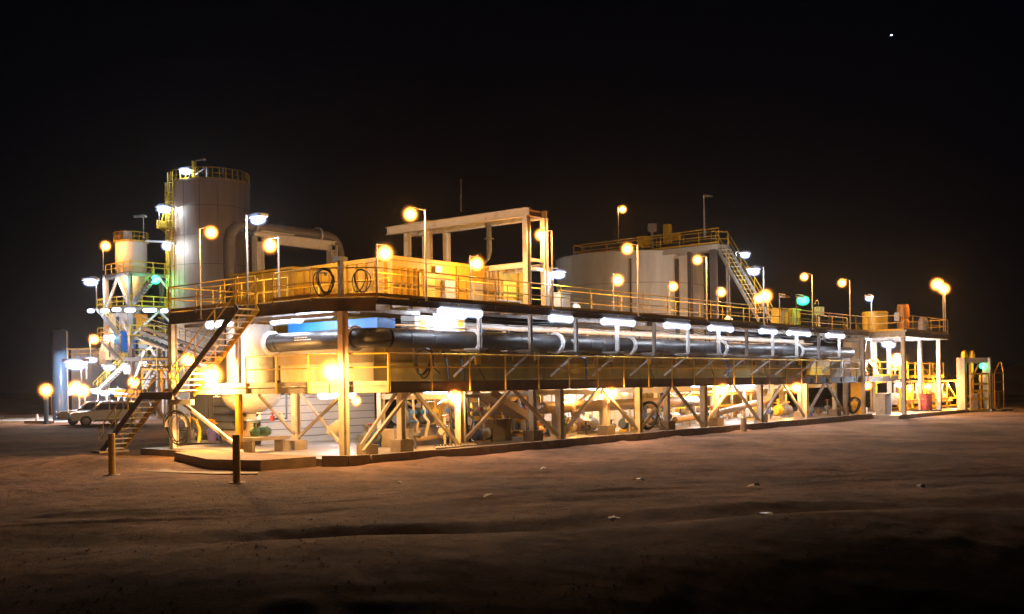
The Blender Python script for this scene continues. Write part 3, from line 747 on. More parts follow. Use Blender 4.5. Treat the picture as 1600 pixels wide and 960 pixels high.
def hose_coil(name, label, c, nrm, r, n=4, rt=.022, hang=.12, holder=True, m=rubber, drop=0):
    """loops of hose hung on a round-topped bracket; nrm = horizontal direction the coil faces"""
    c = V(c); nrm = V(nrm).normalized(); s = V((-nrm.y, nrm.x, 0)); t = thing(name, label, 'hose', c - V((0,0,r)))
    for k in range(n):
        rr = r * random.uniform(.86, 1.05); off = nrm * (.05 + .05 * k); sh = random.uniform(-.04, .04)
        pts = []; hk = hang * random.uniform(.2, 2.2); wd = random.uniform(.62, .92); ph = random.uniform(-.5, .5); sh *= 2
        for i in range(28):
            a = 2*math.pi*i/28
            zz = math.sin(a) * rr * (1.0 if math.sin(a) > 0 else 1 + hk)
            pts.append(c + off + nrm*(.09*math.sin(a+ph)) + s*(math.cos(a)*rr*wd + sh*(1-math.sin(a)) + .06*rr*math.sin(2*a+ph)) + V((0,0,zz)))
        MB().tube(pts, rt, 7, closed=True).build('hose_loop', m, t)
    if drop:
        MB().tube([c + s*r*.8 + nrm*.1, c + s*r*1.0 + nrm*.15 - V((0,0,r*.8)), c + s*(r*1.5) + nrm*.15 - V((0,0,r*1.2))], rt, 7).build('hose_tail', m, t)
    if holder:
        hb = MB()
        for i in range(9):
            a0 = math.pi*i/9; a1 = math.pi*(i+1)/9
            p = c + s*math.cos(a0)*r*.72 + V((0,0,math.sin(a0)*r*.72)); q = c + s*math.cos(a1)*r*.72 + V((0,0,math.sin(a1)*r*.72))
            hb.add([p, q, q + nrm*.32, p + nrm*.32], [(0,1,2,3)])
        hb.build('holder', galv, t); MB().bar(c + V((0,0,r*.7)) - nrm*.05, c + V((0,0,r*.45)) - nrm*.05, .3*r, .03).build('bracket', galv, t)
    return t
hose_coil('hose_coil', 'coiled hose on an arched holder at the left end column, above the slab', (-.35, 9.6, 1.15), (-.9,-.5,0), .62, 5, .022, .1)
hose_coil('hose_coil', 'hose loops hung on the corner post of the upper deck, left of the post', (.2, 1.25, 6.25), (-.75,-.65,0), .40, 4, .02, .15, drop=0)
hose_coil('hose_coil', 'hose loops hung on the corner post of the upper deck, right of the post', (1.05,.5,6.28), (-.2,-.98,0), .38, 3, .018, .25, holder=False)
hose_coil('hose_coil', 'black hose loops on the trough wall at the left part of the lower walkway', (3.9, .35, 3.55), (-.3,-.95,0), .42, 4, .028, .3, holder=False, drop=1)
hose_coil('hose_coil', 'hose coil on an arched holder under the lower deck near the tan pipe', (18.3, .1, 1.1), (-.6,-.8,0), .62, 4, .03, .1, drop=1)
hose_coil('hose_coil', 'dark hose coil standing on the slab near the right end', (41.9, -.1, .95), (-.6,-.8,0), .5, 5, .04, .1, holder=True)
bx = thing('hose_post', 'grey square post with a capped box at the near corner of the upper deck', 'post', (.62,.95,5.7))
MB().bar((.55,.85,5.7),(.55,.85,6.95),.14,.14,V((1,0,0))).build('post', galv, bx)
MB().box((.62,.95,7.0),(.36,.36,.14)).build('cap', galv, bx, smooth=False)

for (x, y, h, lab) in ((-6.35,3.57,1.27,'yellow steel bollard in the dirt in front of the stair foot'),(-5.56,-1.86,1.33,'dark-sided yellow bollard in the dirt in front of the round-bottomed vessel')):
    b = thing('bollard', lab, 'bollard', (x,y,0), 'bollards in the dirt')
    MB().lathe((x,y,gh(x,y)-.1),[(.105,0),(.105,h+.1),(.09,h+.115),(0,h+.115)],24).build('post', mat('bollard_paint', (.55,.36,.05), .55, 0, .2, 4, dirt=(.12,.08,.04), dirt_amt=.6), b)
    MB().lathe((x,y,gh(x,y)),[(0,.03),(.22,.02),(.30,-.05)],18).build('footing', conc, b)

sk = thing('pipe_skid', 'low concrete bench with green valves and pipework between the vessel and the corner column', 'skid', tuple(gnd(415,38,.25)))
for px in (388, 436):
    c = gnd(px, 37.5 if px==388 else 38.5, .25); MB().box((c.x,c.y,.46),(.24,.34,.42),R(30)).build('block', conc, sk, smooth=False)
a = gnd(381,37.5,.74); b = gnd(446,38.7,.74)
MB().bar(a,b,.5,.12).build('beam', conc, sk)
a = gnd(397,38.4,1.0); MB().lathe(tuple(a),[(.0,-.2),(.16,-.2),(.2,0),(.14,.12),(.05,.16),(.05,.3),(.16,.3),(.16,.33),(0,.33)],18).build('valve', greenp, sk)
a = gnd(412,38.6,.98); ax(a, RT, [(0,-.2),(.18,-.2),(.2,.1),(.1,.25),(0,.25)]).build('valve_body', greenp, sk)
a = gnd(385,39.5,1.35); b = gnd(447,39.9,1.42); MB().tube([a,b,b+V((0,0,1.2))],.05,10).build('pipe', bluedull, sk)
for px in (405,425,440): MB().lathe(tuple(gnd(px,39.7,1.42)),[(0,-.1),(.09,-.08),(.09,.1),(.03,.12),(.03,.2),(.12,.21),(.12,.24),(0,.24)],14).build('valve', whitep if px!=425 else redp, sk)

# silver ribbed tank wall behind the corner
rw = thing('ribbed_tank', 'silver sheet tank with horizontal ribs under the lower deck behind the corner column', 'tank', (6,11,.25))
MB().box2((3.3,9.4,.25),(9.6,12.8,2.3)).build('shell', corr, rw, smooth=False)
rb = MB()
for i in range(6): rb.box2((3.25,9.35,.5+i*.33),(9.65,9.398,.53+i*.33)).box2((3.25,9.4,.5+i*.33),(3.298,12.8,.53+i*.33))
rb.build_split('rib', mat('dull_rib_grey',(.16,.17,.17),.5,.2,.1,3), rw, smooth=False)
hd_ = thing('pipe_hood', 'small curved cream hood beside the foot of the corner column', 'hood', tuple(gnd(527,36.2,1.35)))
c = gnd(527,36.2,1.2); MB().tube([c + RT*.2, c + RT*.05 + V((0,0,.04)), c - RT*.15 - V((0,0,.1)), c - RT*.25 - V((0,0,.28))],[.24,.24,.23,.2],16).build('hood', cream, hd_)

# ================================================================== UNDER THE LOWER DECK
def block(label, x0, y0, x1, y1, z0, z1, m=conc, name='concrete_block'):
    o = MB().box2((x0,y0,z0),(x1,y1,z1)).build(name, m, None, smooth=False); return tag(o, label, 'concrete block')
block('long low concrete wall under the trough, carrying the blue and dark machines', 4.6,2.7,8.9,3.5,.25,.95)
block('pale concrete block beside the brown chute', 9.4,1.9,10.6,2.7,.25,1.15)
block('square concrete block behind the third white column', 12.6,2.2,13.6,2.9,.25,.95)
def machine(label, x, y, z, cm, mm, L=1.0, r=.3, cat='pump', yaw=0.0):
    d = V((math.cos(yaw), math.sin(yaw), 0)); c = V((x,y,z+r+.12))
    t = thing('pump', label, cat, (x,y,z))
    ax(c, d, [(0,0),(r*.8,0),(r,.08*L),(r,.7*L),(r*.75,.8*L),(0,.8*L)]).build('motor', mm, t)
    ax(c, -d, [(0,0),(r*.4,0),(r*.4,.2*L),(r*1.05,.25*L),(r*1.1,.42*L),(r*.5,.5*L),(r*.5,.62*L),(r*.8,.63*L),(r*.8,.68*L),(0,.68*L)]).build('casing', cm, t)
    MB().bar(c - d*.6*L - V((0,0,r+.07)), c + d*.8*L - V((0,0,r+.07)), r*1.6, .1).build('base_frame', mm, t)
    MB().tube([c - d*.33*L + V((0,0,r)), c - d*.33*L + V((0,0,r*2.3))], r*.35, 12).lathe(tuple(c - d*.33*L + V((0,0,r*2))), [(.0,-.02),(r*.6,-.02),(r*.6,.03),(0,.03)], 14).build('outlet', cm, t)
    MB().box(c + d*.35*L + V((0,0,r+.06)), (.22*L,.2*L,.14*L)).build('terminal_box', mm, t, smooth=False)
    return t
machine('dark motor with a bright blue pump casing on the long low concrete wall', 6.0,3.1,.95, bluedull, motor, 1.3,.34)
machine('blue pump behind the foot of the second white column', 4.3,3.6,.25, motor, bluedull, .9,.24)
machine('small blue pump under the tan pipe', 13.4,4.0,.25, bluep, yel, 1.1,.3)
machine('white valve pump set beside the hose coil under the deck', 16.6,2.6,.25, tanpipe, whitep, 1.2,.3)
machine('blue pump between the tan pipe end and the bright floor', 25.0,3.2,.25, bluep, whitep, 1.2,.3)
machine('grey pump low behind the row of plinths near the sloping pipe', 22.6,2.8,.25, bluedull, motor, 1.2,.3)
machine('cream pump in the bright bay near the right end', 34.2,3.0,.25, cream, yel, 1.2,.3)
machine('yellow pump behind the last column pair', 38.6,3.2,.25, yel, cream, 1.3,.32)
yb_ = thing('machine_guard', 'bright yellow guard box beside the round brown machine under the deck', 'guard', (7.9,3.1,1.0))
MB().box2((7.0,3.2,1.45),(7.5,3.7,1.95)).build('box', yel, yb_, smooth=False)
ax((8.4,3.4,1.5), (1,0,0), [(0,0),(.34,0),(.36,.5),(.3,.6),(.3,.9),(0,.9)]).build('drum', tanpipe, yb_)
ax((9.4,3.1,1.55), (.8,-.6,0), [(0,0),(.3,0),(.3,.04),(0,.04)]).build('disc', yel, yb_)
MB().tube([(8.3,3.0,1.0),(8.3,3.0,1.5),(8.9,3.0,1.5),(8.9,3.0,1.0)],.03,6).tube([(8.3,3.0,1.25),(8.9,3.0,1.25)],.03,6).build('frame', yel, yb_)
for x, lab in ((6.15,'black hose hanging straight down to the slab, the left one of the pair'),(7.0,'black hose hanging straight down to the slab, the right one of the pair')):
    tag(MB().tube([(x,1.5,3.9),(x,1.32,3.6),(x,-.12,3.35) if 0 else (x,1.25,3.0),(x+.0,1.22,2.3),(x+.03,1.15,1.0),(x+.12,1.0,.3)], .055, 10).build('hanging_hose', rubber), lab, 'hose')
# sloping chute plate
ch = thing('chute', 'brown sloping chute plate between the second and third white columns', 'chute', (10.4,2.2,.6))
MB().bar((8.9,2.0,2.25),(11.3,2.0,1.15),1.0,.06,off=(0,0)).bar((8.9,1.48,2.32),(11.3,1.48,1.22),.05,.32).bar((8.9,2.52,2.32),(11.3,2.52,1.22),.05,.32).build('plate', tanpipe, ch)
MB().bar((11.1,1.6,.25),(11.1,1.6,1.2),.08,.08,V((1,0,0))).bar((11.1,2.4,.25),(11.1,2.4,1.2),.08,.08,V((1,0,0))).build('leg', cream, ch)
tp = thing('tan_pipe', 'long tan horizontal pipe under the lower deck with one end bent down', 'pipe', (20,3.2,.25))
MB().tube([(14.3,3.2,1.5),(27.9,3.2,1.5)],.28,22).build('pipe_run', tanpipe, tp)
MB().tube([(16.3,3.0,1.5),(16.3,2.9,1.3),(16.3,2.85,.75),(16.35,2.8,.55)],.17,16).build('drop_leg', tanpipe, tp)
for x in (15.4,19.2,23.5,27.4): MB().box2((x-.06,2.9,.25),(x+.06,3.5,1.22)).build('support', cream, tp, smooth=False)
gp = thing('grey_pipe', 'grey horizontal pipe with a round blank end behind the third white column', 'pipe', (12,3.9,.25))
MB().tube([(9.6,4.0,1.55),(13.6,4.0,1.55)],.30,22).lathe((13.6,4.0,1.55),[(0,.06),(.4,.06),(.4,0),(.3,0)],24,'X').build('pipe_run', galv, gp)
for x in (10.3,12.9): MB().box2((x-.06,3.7,.25),(x+.06,4.3,1.25)).build('support', cream, gp, smooth=False)
sp = thing('sloping_pipe', 'brown pipe sloping up to the right towards the cream column in the bright bay', 'pipe', (30,2.2,.25))
MB().tube([(23.6,1.9,.62),(28,1.9,.85),(33.2,1.9,1.35),(34.2,1.9,1.55),(34.5,1.9,1.9),(34.5,1.9,2.5)],.17,14).build('pipe_run', tanpipe, sp)
MB().box2((31,1.8,.25),(31.1,2.0,1.0)).build('support', cream, sp, smooth=False)
cw = thing('column_casing', 'tall bright cream casing that narrows at the bottom beside the dark hose coil', 'casing', (44.3,.6,.25))
MB().prism([(44.0,.2),(44.7,.2),(44.7,.9),(44.0,.9)],.9,2.36).add([(44.0,.2,.9),(44.7,.2,.9),(44.7,.9,.9),(44.0,.9,.9),(44.2,.35,.26),(44.45,.35,.26),(44.45,.7,.26),(44.2,.7,.26)],[(0,4,5,1),(1,5,6,2),(2,6,7,3),(3,7,4,0),(4,7,6,5)]).build('casing', yel, cw, smooth=False)
# the lower tanks that close the view at the back
for (x0,x1,m,lab) in ((10.5,17.5,yeltank,'yellow low tank wall at the back under the left half of the trough'),(18,26.5,whitep,'white low tank wall at the back behind the tan pipe'),(27,31.5,yeltank,'yellow low tank wall at the back right of the tan pipe'),(36.2,43.5,mat('olive_brown_wall',(.30,.22,.08),.55,0,.2,2),'ribbed olive low tank wall at the back near the right end')):
    t = thing('low_tank', lab, 'tank', ((x0+x1)/2,7,.25))
    MB().box2((x0,6.4,.25),(x1,7.5,2.45)).build('shell', m, t, smooth=False)
    rb = MB()
    for i in range(int((x1-x0)/.7)): rb.box2((x0+.3+i*.7,6.34,.4),(x0+.4+i*.7,6.398,2.3))
    rb.build_split('rib', m, t, smooth=False)
rk = thing('pipe_rack', 'low cream pipe rack crossing the bays under the right half of the platform', 'pipe rack', (36,4.8,.25))
for x in (27.5,30,32.5,35,37.5,40,42.5): MB().box2((x-.06,4.74,.25),(x+.06,4.86,1.75)).build('post', cream, rk, smooth=False)
MB().bar((27.2,4.8,1.8),(43,4.8,1.8),.12,.12).bar((27.2,4.8,1.1),(43,4.8,1.1),.1,.1).build('rail', yel, rk)
for k in range(3): MB().tube([(27.2,4.5+.28*k,1.95),(43,4.5+.28*k,1.95)],.08,10).build('pipe', (galv,tanpipe,bluedull)[k], rk)
random.seed(11)
for i in range(31):
    x = (24.2 + i*1.25 if i < 16 else 3.2 + (i-16)*1.4) + random.uniform(-.3,.3); y = random.uniform(1.9,3.8) if i < 16 else random.uniform(1.3,2.3)
    m = random.choice([galv,bluedull,tanpipe,cream,yel,motor,whitep])
    h = random.uniform(.5,1.2)
    t = thing('valve_stand', 'one of the small valve stands crowded on the floor under the long platform', 'valve', (x,y,.25), 'small valve stands under the platform')
    MB().tube([(x,y,.25),(x,y,.25+h)],.05,8).build('stem', m, t)
    MB().lathe((x,y,.25+h),[(0,-.02),(.16,-.02),(.16,.02),(0,.02)],14).build('hand_wheel', random.choice([redp,bluep,motor]), t)
    ax((x,y,.25+h*.5),(1,0,0),[(0,-.22),(.14,-.22),(.14,-.18),(.08,-.16),(.1,0),(.08,.16),(.14,.18),(.14,.22),(0,.22)],12).build('body', m, t)
for (x,y,cm,mm,L,r,lab) in ((8.6,1.9,bluedull,tanpipe,.9,.24,'small brown motor pump before the yellow guard box'),(11.9,1.7,motor,orangep,.9,.22,'small orange motor pump beside the brown chute foot'),
        (14.4,1.9,greenp,cream,1.0,.25,'green pump with a cream motor right of the third white column'),(19.3,2.0,bluedull,yel,1.0,.25,'yellow motor pump just right of the hose coil'),(27.0,1.9,bluep,galv,1.0,.25,'blue pump with a silver motor left of the sloping pipe'),(29.4,2.9,redp,motor,1.0,.25,'red pump under the sloping pipe'),(39.8,2.0,galv,bluep,1.0,.26,'blue motor pump near the dark hose coil')):
    machine(lab, x, y, .25, cm, mm, L, r, yaw=.3)
pm = thing('pipe_manifold', 'row of thin upright pipes on a manifold under the deck behind the hanging hoses', 'pipework', (8,2.3,.25))
random.seed(17)
MB().tube([(5,2.35,2.15),(13.5,2.35,2.15)],.07,8).build('header', galv, pm)
MB().tube([(5,2.4,.55),(13.5,2.4,.55)],.09,8).build('header', tanpipe, pm)
for i in range(13):
    x = 5.3 + i*.64 + random.uniform(-.1,.1); m = random.choice([galv,motor,tanpipe,bluedull,cream])
    MB().tube([(x,2.35,2.15),(x,2.3,1.4),(x+.12,2.2,1.2),(x+.12,2.4,.55)],random.choice([.03,.045,.06]),8).build('riser', m, pm)
    ax((x,2.32,1.6),(1,0,0),[(0,-.1),(.1,-.1),(.1,-.07),(.05,-.05),(.05,.05),(.1,.07),(.1,.1),(0,.1)],10).build('valve', random.choice([redp,galv,bluep,yel]), pm)
ld = thing('grating_panel', 'loose steel grating panel propped on the kerb left of the hanging hoses', 'grating', (4.8,-.2,.3))
MB().bar((3.75,-.3,.46),(6.1,-.05,.42),.04,.06).bar((3.55,-.62,.37),(5.9,-.4,.37),.04,.06).build('frame', galv, ld)
for i in range(14):
    f = i/13; MB().bar(V((3.75,-.3,.46)).lerp(V((6.1,-.05,.42)),f), V((3.55,-.62,.37)).lerp(V((5.9,-.4,.37)),f),.025,.04).build('bar', galv, ld)
st = gnd(1178, 58.0, 0); st = V((24.3+.6, -1.35, 0))
tag(MB().lathe((st.x,st.y,-.05),[(.16,0),(.15,.62),(.13,.78),(.05,.86),(0,.86)],12).build('marker_post', tanpipe), 'short brown marker stub in the dirt outside the kerb', 'marker post')

# ================================================================== THINGS ON THE UPPER DECK, RIGHT END
def cabinet(label, x0,y0,x1,y1,z0,z1,m,name='equipment_box',cat='cabinet',lid=True):
    t = thing(name, label, cat, ((x0+x1)/2,(y0+y1)/2,z0))
    MB().box2((x0,y0,z0),(x1,y1,z1)).build('body', m, t, smooth=False)
    if lid: MB().box2((x0-.05,y0-.05,z1),(x1+.05,y1+.05,z1+.05)).build('lid', m, t, smooth=False)
    MB().box2((x0+.1,y0-.03,z0+.2),(x0+.16,y0-.001,z1-.2)).build('door_edge', galv, t, smooth=False)
    return t
cabinet('yellow equipment box under the green lamp, the left one of two', 33.1,.5,34.0,1.1,5.72,6.75,yel)
cabinet('yellow equipment box with a round cap under the green lamp, the right one of two', 34.6,.5,35.7,1.1,5.72,6.8,yel)
MB_ = thing('beacon_post', 'pale green post with a bent top fitting on the upper deck between two tall lamps', 'post', (39.0,.8,5.7))
MB().tube([(39.0,.8,5.7),(39.0,.8,7.0)],.06,8).build('post', whitep, MB_)
MB().box((39.0,.8,6.9),(.6,.4,.5)).build('box', mat('pale_green_paint',(.35,.5,.3),.5,0,.1,4), MB_, smooth=False)
MB().tube(arc((38.7,.8,7.3),.25,0,math.pi,8,(1,0,0),(0,0,1)),.035,8).build('bent_fitting', galv, MB_)
ht = thing('hopper_tank', 'bright orange yellow round tank on the right end of the upper deck', 'tank', (48.6,.9,5.7))
MB().lathe((48.4,.9,5.72),[(.0,0),(.85,0),(.85,1.5),(.8,1.55),(0,1.6)],28).build('shell', mat('orange_yellow_paint',(.8,.42,.02),.45,0,.1,4), ht)
MB().lathe((48.4,.9,7.1),[(.86,0),(.88,.02),(.88,.08),(.86,.1)],28).build('rim', yel, ht)
mx = thing('mixer_drive', 'orange vertical drive motor with a grey gearbox on the right end of the upper deck', 'motor', (50.2,-.4,5.7))
MB().lathe((50.2,-.4,5.72),[(0,0),(.45,0),(.45,.1),(.3,.2),(.4,.5),(.42,.9),(.3,1.1)],20).build('gearbox', orangep, mx)
MB().lathe((50.2,-.4,6.82),[(.3,0),(.42,.05),(.42,.75),(.36,.8),(.36,.95),(0,.95)],20).build('motor', orangep, mx)
MB().lathe((50.7,-1.6,5.72),[(0,0),(.3,0),(.34,.3),(.34,.8),(.22,1.1),(0,1.15)],18).build('pump_casing', galv, mx)
MB().box((49.6,-.2,6.9),(.35,.3,.6)).build('junction_box', whitep, mx, smooth=False)
wl = [('small white sack on the deck left of the first low lamp by the grey tank',13.9),('white cloth bag on the deck near the foot of the tank-top stairs',27.6)]
for lab, x in wl:
    t = tag(MB().lathe((x,.9,5.72),[(0,0),(.22,0),(.28,.12),(.2,.3),(.08,.42),(.1,.46),(0,.46)],10).build('sack', whitep), lab, 'sack')
cabinet('low grey equipment case behind the rail just right of the gantry', 12.6,.75,13.3,1.2,5.72,6.5,tanpipe)

# ================================================================== RIGHT END AT GROUND LEVEL
wt = thing('mixing_vessel', 'cream round vessel with a cone under the right end of the upper deck', 'vessel', (47.4,1.9,2.8))
MB().lathe((47.2,1.7,0),[(.95,5.4),(.95,4.2),(.45,3.2),(.4,2.4)],28).build('shell', cream, wt)
MB().lathe((46.4,.8,0),[(.0,5.2),(.42,5.2),(.42,3.9),(0,3.9)],18).build('side_tank', tanpipe, wt)
cabinet('tall pale grey cabinet on the slab left of the thick corner column', 44.1,-1.35,45.1,-.7,.25,1.6,galv)
cabinet('grey tank box above the lower walkway at its right end', 43.6,1.4,45.2,2.4,2.78,4.3,tankgrey)
cabinet('bright yellow panel at the right end of the trough wall', 39.0,1.45,42.0,1.72,2.9,4.05,yel,lid=False)
stair('steel_stairs', 'white lit flight of stairs under the right end of the upper deck', (52.2,2.2,2.9), (48.2,2.2,5.5), .8, (0,1,0), 10, sm=whitep)
stair('steel_stairs', 'yellow railed stairs going down to the right behind the cream portal', (66.2,1.5,.4), (61.6,1.5,2.7), .8, (0,1,0), 10, sm=yel)
rp = thing('access_platform', 'small yellow edged platform behind the drum at the right end', 'platform', (51.5,2.2,.25))
MB().box2((50.6,.6,2.62),(61.6,3.4,2.70)).build('deck', yel, rp, smooth=False)
for x,y in ((53.4,.8),(53.4,3.2),(57.5,.8),(61.4,.8),(61.4,3.2)): MB().bar((x,y,.25),(x,y,2.6),.12,.12,V((1,0,0))).build('leg', whitep, rp)
handrail('yellow handrail round the small platform behind the drum', [(50.6,.6,2.7),(61.6,.6,2.7),(61.6,1.4,2.7)], step=1.6, r=.04, postm=POSTF)
Y0 = gnd(1406, 71.8)
yf = thing('yellow_skid_frame', 'yellow tube frame skid with pumps inside it, behind the dark red drum', 'skid', (Y0.x,Y0.y,.25))
for x in (0,2.5,5,7.5,10,12.5):
    for y in (0,1.7): MB().bar((Y0.x+x,Y0.y+y,.25),(Y0.x+x,Y0.y+y,2.35),.12,.12,V((1,0,0))).build('post', yel, yf)
for z in (.42,1.0,2.35):
    for y in (0,1.7): MB().bar((Y0.x-.1,Y0.y+y,z),(Y0.x+12.6,Y0.y+y,z),.10,.12).build('rail', yel, yf)
MB().prism([(Y0.x+2.9,Y0.y+.5),(Y0.x+3.8,Y0.y+.5),(Y0.x+3.8,Y0.y+1.3),(Y0.x+2.9,Y0.y+1.3)],.5,2.1).build('cabinet', yel, yf)
MB().bar((Y0.x+4.7,Y0.y+.1,2.3),(Y0.x+6.6,Y0.y+.1,1.0),.08,.08).build('brace', yel, yf)
for (x, m, r) in ((.9,cream,.42),(1.9,galv,.3),(5.3,cream,.5),(8.2,tanpipe,.42),(10.9,galv,.38)):
    c = V((Y0.x+x,Y0.y+.7,1.15)); ax(c,(1,0,0),[(0,-.5*r/.4),(r*.9,-.5*r/.4),(r,0),(r*.9,.4),(.2,.5),(0,.5)]).build('pump', m, yf)
    MB().tube([c+V((0,0,r)),c+V((0,0,r+.5)),c+V((.3,0,r+.6))],.08,8).build('pump_outlet', m, yf)
MB().bar((Y0.x+5.9,Y0.y+.6,1.1),(Y0.x+5.9,Y0.y+.6,2.2),.45,.45,V((1,0,0))).build('casing', orangep, yf)
MB().prism([(Y0.x+8.9,Y0.y+.5),(Y0.x+9.8,Y0.y+.5),(Y0.x+9.8,Y0.y+1.3),(Y0.x+8.9,Y0.y+1.3)],.5,2.2).build('cabinet', whitep, yf)
MB().bar((Y0.x+10.1,Y0.y+.1,2.3),(Y0.x+12.4,Y0.y+.1,1.0),.08,.08).build('brace', yel, yf)
MB().bar((Y0.x+.2,Y0.y+.4,.9),(Y0.x+12.3,Y0.y+.4,.9),.3,.3).build('deck_beam', tanpipe, yf)
dr_ = thing('steel_drum', 'dark red steel drum on a black spill tray at the right end', 'drum', (52.2,-2.1,.27))
_d = gnd(1447, 73.0); DX, DY = _d.x, _d.y
MB().lathe((DX,DY,.33),[(0,0),(.4,0),(.4,.02),(.41,.36),(.43,.38),(.41,.4),(.41,.74),(.43,.76),(.41,.78),(.4,1.14),(.41,1.16),(.36,1.14),(0,1.14)],28).build('shell', redp, dr_)
MB().tube([(DX,DY,1.47),(DX,DY,1.9),(DX+.2,DY,2.0)],.04,8).lathe((DX,DY,1.55),[(0,0),(.1,0),(.1,.2),(0,.2)],10).build('drum_pump', yel, dr_)
tag(MB().lathe((DX,DY,.26),[(0,0),(1.0,0),(1.05,.08),(.98,.08),(.95,.04),(0,.04)],28).build('spill_tray', rubber), 'round black spill tray under the dark red drum', 'tray')
po = thing('portal_frame', 'pale concrete portal frame at the far right with a green light under its lintel', 'portal', (58.6,-3.4,0))
PA = gnd(1503,75.5); PB = gnd(1543,76.5)
for p in (PA, PB): MB().bar(p - V((0,0,.1)), p + V((0,0,4.05)), .55, .5, V((1,0,0))).box((p.x,p.y,.1),(.8,.8,.3)).build('pillar', cream, po)
MB().bar(PA + V((0,0,3.85)), PB + V((0,0,3.85)), .4, .38).build('lintel', cream, po)
d_ = (PB - PA).normalized(); q_ = V((-d_.y, d_.x, 0))
cg = thing('lifting_frame', 'yellow lifting frame with two tall legs and rounded tops standing inside the portal', 'lifting frame', tuple(PA.lerp(PB,.5)))
for f in (.18,.86):
    for o in (-.35,.35): MB().bar(PA.lerp(PB,f)+q_*o+V((0,0,.15)), PA.lerp(PB,f)+q_*o+V((0,0,2.9)), .12,.12,V((1,0,0))).build('post', yel, cg)
for z in (.2,1.0,1.6,2.1,2.85):
    MB().bar(PA.lerp(PB,.15)+q_*-.35+V((0,0,z)), PA.lerp(PB,.88)+q_*-.35+V((0,0,z)), .1,.14).build('rail', yel, cg)
MB().bar(PA.lerp(PB,.18)+q_*-.35+V((0,0,2.2)), PA.lerp(PB,.5)+q_*-.35+V((0,0,3.5)), .08,.08).build('brace', yel, cg)
for f in (.45,.75):
    c = PA.lerp(PB,f) + q_*.9
    MB().tube([c+V((0,0,.3)),c+V((0,0,3.4)),c+V((0,0,4.2)),c+V((.1,0,4.45)),c+V((.3,0,4.5)),c+V((.45,0,4.3)),c+V((.45,0,3.9))],.17,12).build('leg', yel, cg)
MB().bar(PA.lerp(PB,.5)+V((0,0,.3)), PA.lerp(PB,.5)+V((0,0,1.4)), .5,.5,V((1,0,0))).build('cabinet', tanpipe, cg)
MB().bar(PA.lerp(PB,.18)+q_*.35+V((0,0,.3)), PA.lerp(PB,.86)+q_*.35+V((0,0,1.6)), .07,.07).bar(PA.lerp(PB,.86)+q_*.35+V((0,0,.3)), PA.lerp(PB,.18)+q_*.35+V((0,0,1.6)), .07,.07).build_split('brace', yel, cg)
MB().bar(PA.lerp(PB,.3)+q_*.5+V((0,0,.3)), PA.lerp(PB,.3)+q_*.5+V((0,0,2.2)), .3,.3,V((1,0,0))).build('tank', yel, cg)
c2 = thing('wire_cage', 'dark olive sided cage with a yellow top frame, right of the portal', 'cage', tuple(gnd(1560,77)))
A = gnd(1554,77); B = gnd(1568,77.6); dd = (B-A).normalized(); qq = V((-dd.y,dd.x,0))
for p in (A,B):
    for o in (0,.9): MB().bar(p+qq*o+V((0,0,.1)), p+qq*o+V((0,0,2.9)), .06,.06,V((1,0,0))).build('post', yel if o==0 else dark, c2)
for z in (1.5,2.2,2.9): MB().bar(A+V((0,0,z)),B+V((0,0,z)),.06,.08).build('rail', cream, c2)
MB().bar(A.lerp(B,.5)+V((0,0,.2)), A.lerp(B,.5)+V((0,0,1.5)), .62,.04,V((0,1,0))).build('panel', trough, c2)
MB().bar(A+V((0,0,2.9)),A.lerp(B,.6)+V((0,0,3.7)),.07,.07).bar(B+V((0,0,2.9)),A.lerp(B,.8)+V((0,0,3.7)),.07,.07).build('top_frame', yel, c2)
MB().bar(A+V((0,0,.1)),B+dd*.4+V((0,0,.1)),1.0,.12).build('skid_base', dark, c2)

# ================================================================== LARGE GREY TANK WITH ITS WALKWAY
TC = at(986, 450, 84); TR = 6.1; TZ = 12.5
bt = thing('storage_tank', 'large grey round storage tank rising behind the right half of the platform', 'tank', (TC.x,TC.y,0))
MB().lathe((TC.x,TC.y,0),[(TR,0),(TR,TZ),(TR+.08,TZ),(TR+.08,TZ+.12),(TR-.05,TZ+.12),(0,TZ+.5)],72).build('shell', tankgrey, bt)
rb = MB()
for z in (3.0,5.4,7.8,10.2): rb.lathe((TC.x,TC.y,z),[(TR+.001,-.02),(TR+.014,0),(TR+.001,.02)],72)
rb.build_split('seam', dark, bt)
for a in (-2.55,-1.95,-1.35):
    p = V((TC.x+(TR+.12)*math.cos(a),TC.y+(TR+.12)*math.sin(a),0)); MB().bar(p+V((0,0,.2)),p+V((0,0,TZ-.5)),.10 if a!=-1.95 else .34,.1,V((1,0,0))).build('down_pipe', dark, bt)
W0 = at(1128, 382, 76); W0.z = 12.75
LW = 13.0
tw_ = thing('tank_walkway', 'railed walkway across the top of the large grey tank', 'walkway', (W0.x,W0.y,12.4))
MB().box2((W0.x-1.0,W0.y-.3,12.66),(W0.x+.2,W0.y+LW,12.72)).build('deck', grate, tw_, smooth=False)
for x in (W0.x-1.0, W0.x+.2): MB().bar((x,W0.y-.3,12.45),(x,W0.y+LW,12.45),.08,.42).build('beam', tankgrey, tw_)
for yy in (.2, 2.2): MB().bar((W0.x-.9,W0.y+yy,0),(W0.x-.9,W0.y+yy,12.3),.5 if yy<1 else .3,.3,V((1,0,0))).build('pillar', mat('dark_grey_steel',(.12,.11,.11),.6,.1,.2,3), tw_)
for dx in (1.3,1.65): MB().tube([(W0.x+dx-1,W0.y-.2,0),(W0.x+dx-1,W0.y-.2,12.2)],.07,8).build('riser_pipe', galv, tw_)
